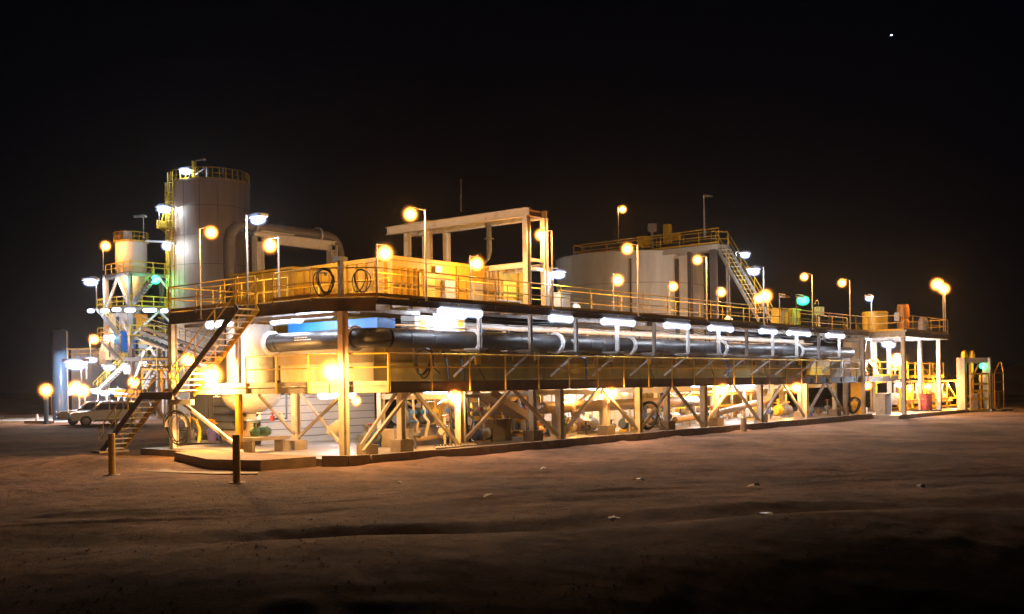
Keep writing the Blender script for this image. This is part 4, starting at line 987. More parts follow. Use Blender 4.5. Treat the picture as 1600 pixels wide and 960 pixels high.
handrail('near yellow handrail on the walkway over the large grey tank', [(W0.x-1.0,W0.y+LW,12.72),(W0.x-1.0,W0.y-.3,12.72)], h=1.1, step=1.65, r=.035)
handrail('far yellow handrail on the walkway over the large grey tank, returning at the far end', [(W0.x-1.0,W0.y+LW+.02,12.72),(W0.x+.2,W0.y+LW,12.72),(W0.x+.2,W0.y+1,12.72),(W0.x+1.4,W0.y+.2,12.72)], h=1.1, step=2.5, r=.035)
S1 = at(1117, 384, 75.6); S1.z = 12.7; S0 = at(1186, 502, 69)
hdv = (S0 - S1); hdv.z = 0; sd = V((hdv.y, -hdv.x, 0)).normalized()
stair('steel_stairs', 'long steep flight of stairs from the grey tank walkway down to the upper deck', S0, S1, .95, -sd, 17, sm=tankgrey, tread_m=tankgrey, sw=.3)
tb_ = thing('tank_top_gear', 'yellow drive and valve boxes on the walkway of the large grey tank', 'gear', tuple(at(1043,372,81)))
for (px, py, s, m) in ((1043,366,(.5,.5,1.5),yel),(1006,378,(.9,.7,.8),yel),(1057,370,(.6,.5,.5),yel),(1019,356,(.5,.5,.6),galv),(1019,372,(.15,.15,1.6),galv)):
    c = at(px,py,81.5); MB().box(c, s).build('gear_box' if m is yel else 'vent', m, tb_, smooth=False)
# ================================================================== FAR LEFT: SILO, PROCESS TOWER, SHED, VEHICLES
DF = 107.0
SC = at(331, 450, DF + 3); SR = 4.1; SZ = 24.2
si = thing('silo', 'very tall beige plated silo behind the left end of the platform', 'silo', (SC.x, SC.y, 0))
MB().lathe((SC.x,SC.y,0),[(SR,0),(SR,SZ),(SR+.1,SZ),(SR+.1,SZ+.15),(0,SZ+.6)],64).build('shell', siloc, si)
seamm = mat('silo_seam', (.22,.18,.14), .6)
rb = MB()
for z in (5,8.5,12.0,15.5,18.6,21.6): rb.lathe((SC.x,SC.y,z),[(SR+.002,-.025),(SR+.015,0),(SR+.002,.025)],64)
rb.build_split('seam', seamm, si)
rb = MB(); random.seed(2)
for k in range(9):
    a = -3.3 + k * .44; p = V((SC.x+(SR+.002)*math.cos(a),SC.y+(SR+.002)*math.sin(a),0)); z0 = (0,5,12,15.5)[k%4]
    rb.bar(p+V((0,0,z0)),p+V((0,0,SZ)),.03,.03,V((math.cos(a),math.sin(a),0)))
rb.build_split('seam', seamm, si)
def ring(c, r, z, n=40, a0=0, a1=2*math.pi): return [V((c.x+r*math.cos(a0+(a1-a0)*i/n), c.y+r*math.sin(a0+(a1-a0)*i/n), z)) for i in range(n+1)]
handrail('yellow handrail ring round the top of the tall beige silo', ring(SC, SR, SZ+.15, 36), h=1.15, step=2.0, r=.05, postm=POSTF)
sg = thing('silo_top_gear', 'small vents and a yellow jib post on the roof of the tall silo', 'gear', tuple(at(305,280,DF)))
a = at(303,284,DF); b = at(303,252,DF); MB().bar(a,b,.35,.35,V((1,0,0))).build('jib_post', yel, sg)
MB().bar(b,at(322,249,DF),.12,.12).bar(at(315,250,DF),at(321,249,DF),.4,.2).build('jib_arm', galv, sg)
MB().bar(at(303,275,DF),at(322,262,DF),.12,.12).bar(at(324,262,DF),at(324,285,DF),.2,.2,V((1,0,0))).build('vent', galv, sg)
MB().bar(at(350,262,DF+2),at(350,285,DF+2),.3,.3,V((1,0,0))).build('vent', dark, sg)
# caged ladder on the left flank of the silo
LB = at(268, 450, DF); 
lc = thing('caged_ladder', 'yellow caged ladder with rest platforms on the left side of the tall silo', 'ladder', (LB.x,LB.y,9))
for o in (-.25,.25):
    MB().bar(LB+RT*o+V((0,0,9-LB.z)),LB+RT*o+V((0,0,SZ+1-LB.z)),.09,.09,V((1,0,0))).build('rail', yel, lc)
rg = MB()
for i in range(48): rg.bar(LB-RT*.25+V((0,0,9.3+i*.33-LB.z)),LB+RT*.25+V((0,0,9.3+i*.33-LB.z)),.04,.04)
rg.build_split('rung', yel, lc)
cgm = MB()
for i in range(14):
    z = 11 + i*1.0; c = V((LB.x,LB.y,z)) - RT*.0 - FW*.2
    cgm.tube([c + RT*math.cos(t_)*.42 - FW*math.sin(t_)*.55 for t_ in [math.pi*k/8 for k in range(9)]],.035,6)
for t_ in (R(20),R(65),R(115),R(160)): cgm.bar(V((LB.x,LB.y,11))-FW*.2+RT*math.cos(t_)*.42-FW*math.sin(t_)*.55, V((LB.x,LB.y,24))-FW*.2+RT*math.cos(t_)*.42-FW*math.sin(t_)*.55,.05,.05,V((1,0,0)))
cgm.build('cage', yel, lc)
pf = at(260,358,DF)
MB().bar(at(250,356,DF),at(272,356,DF),1.2,.1).bar(at(252,345,DF),at(252,358,DF),.1,1.1,V((1,0,0))).bar(at(250,347,DF-.6),at(272,347,DF-.6),.08,.08).bar(at(250,352,DF-.6),at(272,352,DF-.6),.08,.5).bar(at(251,358,DF),at(268,371,DF),.3,.08).bar(at(264,300,DF),at(253,345,DF),.3,.06).build('rest_platform', yel, lc)
MB().tube([at(228,377,DF),at(263,378,DF),at(270,380,DF),at(275,386,DF),at(276,392,DF),at(274,397,DF)],.12,10).build('transfer_pipe', whitep)
bpy.data.objects['transfer_pipe']['label'] = 'thin white pipe curving over from the small silo to the tall one'; bpy.data.objects['transfer_pipe']['category'] = 'pipe'

# process tower
T0 = gnd(205, DF)
TWX, TWY = 6.6, 5.0
ZL = [2.4, 5.6, 8.2, 11.3, 14.9]
def tz(y, px=205): return at(px, y, DF).z
tower = thing('process_tower', 'open steel process tower with five platform levels at the far left', 'tower', tuple(T0))
for dx in (0, TWX):
    for dy in (0, TWY): MB().ibeam((T0.x+dx,T0.y+dy,0),(T0.x+dx,T0.y+dy,14.9),.42,.42,.03,V((1,0,0))).build('column', cream if (dx,dy)!=(0,0) else galv, tower)
for i, z in enumerate(ZL):
    e = 1.9 if i in (1,2,3) else 0
    MB().box2((T0.x-.3,T0.y-.3,z-.06),(T0.x+TWX+.3,T0.y+TWY+e,z)).build('deck', grate, tower, smooth=False)
    for dx in (0,TWX): MB().ibeam((T0.x+dx,T0.y-.2,z-.25),(T0.x+dx,T0.y+TWY+e,z-.25),.2,.36).build('beam', galv, tower)
    for dy in (0,TWY): MB().ibeam((T0.x,T0.y+dy,z-.25),(T0.x+TWX,T0.y+dy,z-.25),.2,.36).build('beam', galv, tower)
def tb(p, q, m=whitep): MB().bar(p,q,.2,.2).build('brace', m, tower)
for (i, j) in ((3,4),(1,2),(2,3)):
    z0, z1 = ZL[i], ZL[j] - .4
    tb((T0.x-.02,T0.y+TWY/2,z1),(T0.x-.02,T0.y+.2,z0)); tb((T0.x-.02,T0.y+TWY/2,z1),(T0.x-.02,T0.y+TWY-.2,z0))
    tb((T0.x+TWX/2,T0.y-.02,z1),(T0.x+.2,T0.y-.02,z0)) if i!=3 else None
    tb((T0.x+TWX*.5,T0.y-.02,z1),(T0.x+TWX-.2,T0.y-.02,z0))
for i, e in ((4,0),(3,1.9),(2,1.9),(1,1.9)):
    z = ZL[i]
    handrail(['','yellow handrail round the second platform of the process tower, above the grey shed','yellow handrail round the third platform of the process tower, below the row of white lights','yellow handrail round the fourth platform of the process tower, above the row of white lights','yellow handrail round the top platform of the process tower beside the small silo'][i],
             [(T0.x,T0.y+TWY+e,z),(T0.x-.1,T0.y-.2,z),(T0.x+TWX,T0.y-.2,z)], h=1.1, step=1.4, r=.055, toe=(i!=4), postm=POSTF)
for i, n_ in ((1,'second'),(2,'third'),(3,'fourth')):
    z = ZL[i]
    handrail('yellow handrail on the back edge of the ' + n_ + ' platform of the process tower', [(T0.x,T0.y+TWY+1.9,z),(T0.x+TWX,T0.y+TWY+1.9,z),(T0.x+TWX,T0.y-.2,z)], h=1.1, step=1.7, r=.055, postm=POSTF)
for (z, dx) in ((6.9,0),(6.9,TWX*.5),(9.7,TWX*.5),(3.9,0),(3.9,TWX*.5)):
    MB().box2((T0.x+dx,T0.y+.3,z-.05),(T0.x+dx+2.6,T0.y+3,z)).build('mezzanine', grate, tower, smooth=False)
    MB().bar((T0.x+dx,T0.y+.25,z+1),(T0.x+dx+2.6,T0.y+.25,z+1),.1,.1).bar((T0.x+dx,T0.y+.25,z+.5),(T0.x+dx+2.6,T0.y+.25,z+.5),.08,.08).build_split('mezzanine_rail', yel, tower)
ss = thing('small_silo', 'small pale silo with a cone bottom sitting in the top of the process tower', 'silo', (T0.x+2.6,T0.y+2,11))
c = at(205, 400, DF+3.2); 
MB().lathe((c.x,c.y,0),[(0,18.6),(1.62,18.35),(1.62,14.6),(.3,11.6),(.3,11.3)],36).build('shell', mat('small_silo_paint',(.6,.56,.5),.45,0,.08,1,dirt=(.3,.2,.12)), ss)
MB().box((c.x-.7,c.y-.3,19.0),(.9,.8,1.0)).build('dust_filter', galv, ss, smooth=False)
handrail('yellow handrail ring on the roof of the small silo', ring(c,1.75,18.35,20), h=1.0, step=1.6, r=.035)
# flights inside the tower
def fl(label, a, b, D=DF-1, n=10):
    p = at(a[0],a[1],D); q = at(b[0],b[1],D); 
    if p.z > q.z: p, q = q, p
    stair('tower_stairs', label, p, q, .8, FW, n, sm=galv, railh=1.0)
fl('short flight of stairs just under the top platform of the process tower', (206,474),(238,436))
fl('flight of stairs on the process tower from the fourth down to the third platform', (150,482),(184,524))
fl('flight of stairs on the process tower from the third down to the second platform', (157,532),(190,568))
fl('lowest flight of stairs of the process tower in front of the grey shed', (150,612),(196,568), D=98, n=12)
fl('flight of stairs behind the stair landing, right of the process tower', (222,608),(250,560), D=92, n=10)
for (px,py,D,s,m,lab) in ((195,535,DF+1,(1.6,1.6,2.2),bluep,'blue box on the second level of the process tower'),(190,505,DF+2,(1.8,1.4,2.0),whitep,'white machine on the third level of the process tower'),
                          (215,505,DF+2,(1.5,1.4,1.8),orangep,'orange sided machine on the third level of the process tower'),(178,545,DF+2,(1.6,1.6,2.4),whitep,'white cabinet on the second level of the process tower'),
                          (218,545,DF+3,(1.0,1.5,3.4),whitep,'tall white duct behind the near column of the process tower'),(160,560,DF+2,(1.4,1.4,1.4),galv,'grey machine at the left of the second tower level'),
                          (240,572,96,(2.2,1.4,1.0),galv,'grey machine low between tower and platform'),(215,578,96,(2.0,1.4,.8),cream,'cream machine low between tower and platform')):
    p = at(px,py,D); t = thing('tower_machine', lab, 'machine', tuple(p))
    MB().box(p, s).build('body', m, t, smooth=False)
    MB().lathe((p.x,p.y,p.z+s[2]/2),[(0,0),(.35,0),(.35,.3),(.15,.5),(.15,.8),(0,.8)],14).build('duct', galv, t)
    MB().box(p - FW*(s[0]*.62) + V((0,0,-.1)), (.25,.25,s[2]*.7)).build('panel', motor, t, smooth=False)
# conveyor gallery / pipe rack dropping from the tower to the platform
cv = thing('conveyor', 'dark covered conveyor truss sloping down from the process tower towards the platform', 'conveyor', tuple(at(225,520,103)))
A = at(222,512,103); B = at(342,556,74)
A2 = at(222,532,103); B2 = at(342,578,74)
MB().bar(A,B,.25,.25).build('chord', dark, cv); MB().bar(A2,B2,.3,.3).build('chord', galv, cv)
MB().bar(A.lerp(A2,.75),B.lerp(B2,.75),1.2,.1).build('belt', rubber, cv)
for i in range(12):
    f = i/12; g_ = (i+1)/12
    MB().bar(A.lerp(B,f),A2.lerp(B2,f),.12,.12,V((1,0,0))).build('post', dark, cv)
    MB().bar(A.lerp(B,f),A2.lerp(B2,g_),.1,.1).build('brace', galv, cv)
MB().tube([A.lerp(A2,.35)-FW*.4,B.lerp(B2,.35)-FW*.4],.12,8).tube([A.lerp(A2,.5)-FW*.5,B.lerp(B2,.5)-FW*.5],.09,8).build('pipe', galv, cv)
for f in (.35,.7): 
    p = A2.lerp(B2,f); MB().bar(V((p.x,p.y,0)),p,.3,.3,V((1,0,0))).build('leg', cream, cv)
handrail('handrail along the top of the sloping conveyor truss', [A+V((0,0,.1)),B+V((0,0,.1))], h=1.0, step=2.4, r=.04, m=galv, toe=False)
# big bracing seen between tower and platform
xb = thing('trestle', 'pale steel trestle with crossed braces between the process tower and the platform', 'trestle', tuple(gnd(250,90)))
for (a, b) in (((226,548),(212,590)),((236,545),(263,588)),((222,600),(247,560)),((240,565),(268,604))): MB().bar(at(*a,90),at(*b,90),.22,.22).build('brace', whitep if a[1]<550 else cream, xb)
for px in (207,247,262): MB().bar(gnd(px,90),at(px,545,90),.3,.3,V((1,0,0))).build('post', galv if px!=207 else dark, xb)
MB().bar(at(195,562,90),at(272,562,90),.5,.35).build('beam', dark, xb)
MB().bar(at(180,611,88),at(222,613,88),.5,.3).bar(at(180,618,88),at(222,620,88),.4,.25).build('beam', orangep, xb)
handrail('low yellow handrail on the trestle between tower and platform', [at(222,579,89),at(268,579,89)], h=1.0, step=1.3, r=.05, postm=POSTF)
# shed
sh = thing('shed', 'grey sheet metal shed behind the parked vehicles', 'shed', tuple(gnd(160,112)))
A = gnd(112,112); B = gnd(262,118); dS = (B-A).normalized(); nS = V((-dS.y,dS.x,0)); 
sf = [(A.x,A.y),(B.x,B.y),((B+nS*6).x,(B+nS*6).y),((A+nS*6).x,(A+nS*6).y)]
MB().prism(sf,0,7.0).build('wall', shed, sh, smooth=False)
MB().prism([((A-dS*.3-nS*.3).x,(A-dS*.3-nS*.3).y),((B-nS*.3).x,(B-nS*.3).y),((B+nS*6).x,(B+nS*6).y),((A-dS*.3+nS*6).x,(A-dS*.3+nS*6).y)],7.0,7.15).build('roof', galv, sh, smooth=False)
rb = MB()
for i in range(18):
    p = A + dS*(.4+i*.6) - nS*.03; rb.bar(p+V((0,0,.1)),p+V((0,0,6.9)),.06,.06,V((1,0,0)))
rb.build_split('sheet_rib', shed, sh)
handrail('yellow handrail on the shed roof beside the blue tank', [at(107,562,110),at(150,560,110)], h=1.1, step=2.0, r=.04, toe=False)
gw = thing('sheet_wall', 'grey corrugated wall behind the pump at the left corner', 'wall', tuple(gnd(335,58)))
A = gnd(300,58); B = gnd(385,58.5); MB().bar(A+V((0,0,1.4)),B+V((0,0,1.4)),.1,2.4).build('sheeting', corr, gw)
rb = MB()
for i in range(14):
    p = A.lerp(B,i/13)-FW*.07; rb.bar(p+V((0,0,.3)),p+V((0,0,2.6)),.07,.05,V((1,0,0)))
rb.build_split('sheet_rib', corr, gw)
# blue tank
bc = gnd(93.5, 88)
bl = thing('blue_tank', 'tall slim blue cylindrical tank at the far left edge of the plant', 'tank', (bc.x,bc.y,0))
MB().lathe((bc.x,bc.y,0),[(.62,0),(.62,7.6),(.5,7.78),(.25,7.86),(0,7.88)],36).build('shell', mat('blue_cladding',(.08,.12,.18),.22,.2,.1,1), bl)
MB().bar(bc+RT*.66+V((0,0,0)),bc+RT*.66+V((0,0,7.7)),.09,.09,V((1,0,0))).build('pipe', chrome, bl)
bp_ = gnd(71.5, 80)
b2 = thing('service_post', 'short blue service post under the leftmost orange lamp', 'post', (bp_.x,bp_.y,0))
MB().lathe((bp_.x,bp_.y,0),[(.17,0),(.17,1.9),(.2,2.0),(.2,2.25),(0,2.25)],18).build('post', mat('sky_blue_paint',(.15,.32,.6),.4,0,.1,4), b2)
MB().tube([bp_+RT*.3+V((0,0,2.2)),bp_+RT*.42+V((0,0,2.1)),bp_+RT*.42+V((0,0,.7)),bp_+RT*.3+V((0,0,.65))],.04,8).build('hose_hook', tanpipe, b2)
cn = gnd(57.5, 84); tag(MB().lathe((cn.x,cn.y,0),[(.28,0),(.28,.04),(.17,.06),(.05,.68),(0,.7)],14).build('traffic_cone', whitep), 'small white cone on the lit strip beside the blue service post', 'cone')
k_ = MB().bar(gnd(-40,84,.07),gnd(41,84,.07),.5,.16); tag(k_.build('kerb', whitep), kind='structure')
k_ = MB().bar(gnd(41,82,.10),gnd(80,81,.10),.5,.22); tag(k_.build('low_ramp', dark), kind='structure')
slab('side_road', [tuple(gnd(-200,84))[:2],tuple(gnd(105,84))[:2],tuple(gnd(105,105))[:2],tuple(gnd(-200,105))[:2]], -.05, .02, mat('pale_gravel',(.45,.42,.38),.9,0,.2,2,bump=.4))

# vehicles
def suv(label, c, yaw, dirt=False):
    c = V(c); t = thing('parked_car', label, 'car', tuple(c), 'white utility cars parked side by side'); t.rotation_euler = (0,0,yaw)
    Z = V((0,0,0))
    def put(mb, name, m, par=None, smooth=True):
        me = mb.mesh(name, m, V((0,0,0)), smooth); o = bpy.data.objects.new(name, me); COL.objects.link(o); o.parent = par or t; return o
    hw = .92
    # lower body: side profile with wheel arches, front towards +x
    def archpts(cx, r): return [(cx + r*math.cos(a), .36 + r*math.sin(a)) for a in [math.pi*i/8 for i in range(9)]]
    prof = [(2.35,.42)] + [(2.45,.60),(2.42,.88),(2.30,1.0),(1.15,1.10),(-2.30,1.12),(-2.42,.9),(-2.42,.42)]
    bot = [(-1.88,.36)] + [(x,z) for x,z in reversed(archpts(-1.42,.43))][0:] + [(-.9,.32),(.92,.32)] + [(x,z) for x,z in reversed(archpts(1.42,.43))] + [(1.9,.40)]
    full = prof + bot
    mb = MB(); n = len(full)
    secs = [(-hw,.0),(-hw+.05,.0),(hw-.05,.0),(hw,.0)]
    vs = []
    for y, _ in secs:
        ins = .03 if abs(y) == hw else 0
        for x, z in full: vs.append((x*(1-ins*.3), y, z if z < .5 else z - ins))
    fs = []
    for i in range(3):
        for k in range(n): fs.append((i*n+k, i*n+(k+1)%n, (i+1)*n+(k+1)%n, (i+1)*n+k))
    mb.add(vs, fs)
    # side skins as triangle-free quads: fan them by strips between profile top and bottom
    me_top = [(x,z) for x,z in prof]
    for y in (-hw, hw):
        mb.add([(x*.991, y, max(z-.03, .3) if z > .5 else z) for x, z in full], [tuple(range(n))])
    body = put(mb, 'body', whitecar)
    # greenhouse
    g_ = [(1.15,1.10,.80),(.45,1.68,.66),(.30,1.74,.64),(-1.95,1.74,.64),(-2.15,1.66,.66),(-2.32,1.12,.80)]
    mb = MB(); vs = [(x,-w_,z) for x,z,w_ in g_] + [(x,w_,z) for x,z,w_ in g_]
    mb.add(vs, [(0,1,2,3,4,5),(11,10,9,8,7,6)] + [(i,6+i,7+i,i+1) for i in range(5)])
    put(mb, 'cabin', whitecar)
    mb = MB()   # glass, 6 mm proud
    def quad(pts): mb.add(pts, [tuple(range(len(pts)))])
    for s in (-1, 1):
        def P(x, z):
            f = (z-1.12)/(1.74-1.12); return (x, s*(.80-(.80-.64)*f+.008), z)
        for pl in ([(.86,1.16),(.42,1.6),(-.12,1.62),(-.12,1.16)],[(-.2,1.16),(-.2,1.62),(-1.05,1.62),(-1.05,1.16)],[(-1.13,1.16),(-1.13,1.62),(-1.95,1.6),(-2.05,1.18)]): quad([P(x,z) for x,z in pl])
    put(mb, 'side_windows', glass, smooth=False)
    mb = MB(); quad([(1.09,-.72,1.16),(1.09,.72,1.16),(.50,.60,1.655),(.50,-.60,1.655)]); put(mb, 'windscreen', glass, smooth=False)
    mb = MB(); quad([(-2.30,-.70,1.2),(-2.30,.70,1.2),(-2.175,.6,1.62),(-2.175,-.6,1.62)]); put(mb, 'rear_window', glass, smooth=False)
    mb = MB()
    for z in (.55,.78,1.0): mb.tube([(2.5,-.7,z),(2.58,-.5,z),(2.58,.5,z),(2.5,.7,z)],.04,8)
    for y in (-.5,0,.5): mb.bar((2.58,y,.45),(2.58,y,1.02),.05,.05,V((1,0,0)))
    put(mb, 'bull_bar', motor)
    put(MB().box((2.44,0,.6),(.10,1.5,.3)), 'grille', motor)
    for s in (-1, 1):
        put(MB().box((2.40,s*.72,.86),(.12,.28,.16)), 'headlight', chrome)
        put(MB().box((-2.40,s*.80,.95),(.08,.16,.28)), 'tail_light', redp)
        put(MB().box((.95,s*1.0,1.18),(.12,.18,.14)), 'mirror', motor)
        put(MB().box((-.5,s*.925,.66),(.62,.012,.10)), 'side_stripe', mat('lime_sticker',(.45,.6,.08),.5,0,.05,5))
        put(MB().box((0,s*.93,.40),(1.7,.05,.10)), 'side_step', motor)
        for x in (1.42,-1.42):
            w_ = put(ax((x,s*.80,.38),(0,1,0),[(.24,-.12),(.36,-.12),(.385,-.08),(.385,.08),(.36,.12),(.24,.12)],24), 'wheel', tyre)
            put(ax((x,s*.80,.38),(0,1,0),[(0,-.09),(.1,-.10),(.22,-.07),(.245,-.10),(.245,.10),(.22,.07),(.1,.10),(0,.09)],20), 'rim', galv, w_)
    put(MB().tube([(.6,-.92,1.1),(.6,-.95,2.6)],.012,6), 'aerial', motor)
    for x in (-.2,-1.4): put(MB().bar((x,-.6,1.80),(x,.6,1.80),.06,.05), 'roof_bar', motor)
    return t
FWa = math.atan2(FW.y, FW.x); LA = math.atan2(-RT.y, -RT.x)   # facing left across the view
yw = LA + R(24)
c1 = gnd(166, 75); suv('white utility car nearest the stairs, lime sticker on its door', (c1.x,c1.y,0), yw)
sidev = V((math.cos(yw - math.pi/2), math.sin(yw - math.pi/2), 0))
c2_ = c1 + FW*3.2 - RT*2.3; suv('white utility car on the far left side of the parked pair, mostly hidden', (c2_.x,c2_.y,0), yw)
# ================================================================== LAMPS
G1 = 'orange lamps on tall outer poles'
OT = [(3.02,3.72,'leftmost tall outer pole, before the gantry'),(10.35,11.04,'tall outer pole touching the right gantry leg'),(16.6,17.39,'tall outer pole before the middle of the grey tank'),
      (22.8,23.65,'tall outer pole at the right edge of the grey tank'),(35.1,36.11,'tall outer pole just right of the green lamp'),(40.6,41.73,'tall outer pole left of the round orange tank')]
for (lx, px, n) in OT: lamp('orange lamp on the ' + n, (lx, -.04, 8.72), 'orange', W_TOP, pole=(px, -.07, 5.66), group=G1, size=1.25)
for i, n in ((0,'low inner pole left of the gantry'),(1,'low inner pole before the yellow tank wall'),(3,'low inner pole at the left part of the grey tank'),(4,'low inner pole at the right part of the grey tank'),(5,'low inner pole left of the tank-top stairs')):
    x = 2.52 + 4.9 * i; lamp('orange lamp on the ' + n, (x + .42, 1.22, 7.46), 'orange', W_TOP*.8, pole=(x, 1.2, 5.7), group='orange lamps on low inner poles', size=1.2)
lamp('orange lamp before the cream pipe portal, behind the stair head', (1.1,5.57,7.98), 'orange', W_TOP, pole=(1.1,5.05,5.7), group='orange lamps on low inner poles', size=1.3)
lamp('orange lamp in front of the tall silo on the left wing of the deck', (.0,7.76,8.6), 'orange', W_TOP, pole=(-.03,8.5,5.3), group=G1, size=1.25)
lamp('orange lamp on a thin pole on top of the large grey tank', tuple(at(973,327,84)), 'orange', 300, pole=tuple(at(966.5,378,84)), size=1.6)
p = at(1188,463,66); lamp('left orange lamp of the pair at the foot of the tank-top stairs', tuple(at(1185,466,66)), 'orange', 250, pole=tuple(at(1180,498,66)), size=1.6)
lamp('right orange lamp of the pair at the foot of the tank-top stairs', tuple(at(1196,462,66)), 'orange', 350, pole=tuple(at(1200,500,66)), size=1.8)
lamp('orange lamp on the left pole of the pair at the upper deck\'s right end', (51.3,-2.4,9.15), 'orange', 500, pole=(52.5,-2.4,5.7), size=1.8)
lamp('orange lamp on the right pole of the pair at the upper deck\'s right end', (53.0,-2.3,8.95), 'orange', 400, pole=(53.2,-2.3,5.7), size=1.7)
lamp('white lamp on the pole right of the gantry, lower than the orange one', (11.5,.0,7.2), 'white', 350, pole=(11.12,.12,5.7), flood=True, size=1.1)
lamp('big white lamp on the tall pole at the stair head of the upper deck', (.0,4.75,8.75), 'white', 600, pole=(-.03,5.42,5.3), flood=True, size=1.3)
lamp('white lamp right of the tank-top stairs, the upper one of two', tuple(at(1164,398,70)), 'white', 400, arm=tuple(at(1150,400,70.5)), flood=True, size=1.6)
lamp('white lamp right of the tank-top stairs, the lower one on a tall pole', (28.75,-.04,8.6), 'white', 400, pole=(29.86,-.07,5.66), flood=True, size=1.5)
lamp('small white lamp on a pole above the round orange tank', (45.1,.0,8.0), 'white', 200, pole=(45.75,.1,5.7), flood=True, size=1.3)
lamp('bright green lamp on a short pole over the yellow equipment boxes', (34.95,.0,7.35), 'green', 8, pole=(34.1,.0,5.7), flood=True, size=1.3)
lamp('unlit lamp on a short pole just left of the green lamp', (32.6,.0,7.3), 'white', 0, pole=(31.9,.0,5.7), lit=False, flood=True, size=1.0)
lamp('unlit lamp on the tall pole on the walkway of the grey tank', tuple(at(1106,309,77)), 'white', 0, pole=tuple(at(1101,372,77)), lit=False, flood=True, size=1.3, pr=.07)
lamp('unlit lamp on the thin pole above the small silo', tuple(at(219,341,DF)), 'white', 0, pole=tuple(at(224.5,372,DF)), lit=False, flood=True, size=2.0)
# lower rails and columns
lamp('big orange lamp beside the stairs on the lower deck rail', (-.42,7.25,3.15), 'orange', W_LOW*5, pole=(-.2,7.25,2.3), size=1.9, name='rail_lamp')
lamp('big orange lamp on the lower rail left of the corner column', (-.55,.0,3.17), 'orange', W_LOW*2.0, pole=(.25,1.1,2.3), size=1.9, name='rail_lamp')
G3 = 'orange lamps on the columns under the lower deck'
lamp('orange lamp under the lower deck hidden behind the yellow-lit column', (.35,6.75,2.05), 'orange', 450, arm=(.35,6.75,2.3), size=.6, name='column_lamp')
for x, n in ((5.14,'the first white column right of the corner, under the lower deck'),(15.2,'the plinth column under the deck, left of the hose coil'),(25.15,'the plinth column under the lower deck at the marker stub'),(33.8,'the column beside the sloping pipe under the lower deck'),(44.45,'the narrowing yellow casing under the lower deck')):
    lamp('orange lamp at ' + n, (x, -.05, 2.18), 'orange', W_LOW, arm=(x+.35,.1,2.2), group=G3, size=1.35, name='column_lamp')
for (x,y,z,n) in ((3.0,3.0,2.1,'behind the corner column'),(16.2,3.0,2.1,'above the left part of the tan pipe'),(23.0,4.6,2.1,'above the right end of the tan pipe'),(36.5,3.6,2.2,'in front of the ribbed olive wall'),(9.2,4.4,2.1,'over the chute at the back'),(30,3.4,2.15,'over the sloping pipe at the back'),(41.5,4.2,2.15,'at the back of the last bay')):
    lamp('orange lamp hung ' + n + ' below the trough', (x,y,z), 'orange', W_LOW*.8, arm=(x,y,z+.3), group=G3, size=.9, name='column_lamp')
lamp('orange lamp behind the upper stairs near the end of the conveyor', tuple(at(294,562,60)), 'orange', 500, pole=tuple(at(287,600,60)), size=1.9)
# strip lights
tl = [(5.6,2.0,'first strip light right of the corner column, under the deck edge'),(11.7,1.2,'strip light under the deck edge between second and third white flange'),(15.9,2.2,'strip light under the deck edge below the left part of the grey tank'),
      (20.9,1.9,'strip light under the deck edge below the right part of the grey tank'),(25.2,2.1,'strip light under the deck edge at the fourth white flange'),(30.5,1.6,'strip light under the deck edge below the tank-top stairs'),
      (34.4,2.6,'strip light under the deck edge below the green lamp'),(39.6,2.2,'rightmost strip light under the straight deck edge')]
GS = 'strip lights under the front edge of the upper deck'
for x, L, n in tl: tube_light(n, (x, .03, 5.33), L, group=GS)
tube_light('added strip light brightening the white cabinet behind the pipe', (7.4, 2.3, 5.45), 1.5, group='strip lights under the front edge of the upper deck')  # fitting added to keep the cabinet bright
GW = 'strip lights under the left wing of the upper deck'
c = at(492,500,37.5); tube_light('big strip light under the left wing before the blue panel', (c.x,c.y,5.28), 1.7, (0,1,0), GW)
c = at(448,513,39.5); tube_light('strip light under the left wing over the pale vessel', (c.x,c.y,5.22), 1.6, (0,1,0), GW)
tube_light('strip light above the upper stairs under the left wing', (.45,8.0,5.1), 1.3, (0,1,0), GW)
tube_light('strip light over the bright floor under the lower deck', (31.2,2.0,2.28), 2.4, group='strip lights under the lower deck')
tube_light('strip light over the tan pipe under the lower deck', (20.5,4.4,2.28), 1.6, group='strip lights under the lower deck')
tube_light('added strip light brightening the dark bay before the silver ribbed tank', (4.6,6.0,2.3), 1.6, group='strip lights under the lower deck')  # added fill light for the dark bays near the left corner
tube_light('strip light under the trough above the long concrete wall', (8.8,4.4,2.28), 1.4, group='strip lights under the lower deck')
tube_light('added strip light whitening the bay left of the bright floor', (27.6,2.6,2.28), 1.8, group='strip lights under the lower deck')  # extra strip added to make this bay whiter and brighter
tube_light('strip light right of the bright floor under the lower deck', (34.6,4.4,2.3), 1.6, group='strip lights under the lower deck')
lamp('white lamp under the upper deck right of the mixing vessel', (47.6,-.2,5.0), 'white', 700, arm=(47.6,-.2,5.3), flood=True, size=1.8, name='hanging_lamp')
lamp('bluish white lamp under the upper deck over the white stairs', (50.6,.6,5.0), 'white', 500, arm=(50.6,.6,5.3), flood=True, size=1.6, name='hanging_lamp')
lamp('white lamp at the head of the leaning pillar by the grey cabinet', (46.3,-1.5,2.25), 'white', 500, arm=(46.0,-1.4,2.3), flood=True, size=1.6, name='column_lamp')
lamp('large orange lamp on the small platform behind the drum', (51.2,.4,3.9), 'orange', 5000, pole=(51.2,.6,2.7), size=2.3)
lamp('orange lamp low at the right end of the yellow skid frame', (Y0.x+11.6,Y0.y-.3,2.1), 'orange', 1500, arm=(Y0.x+11.6,Y0.y,2.3), size=.8, name='hanging_lamp')
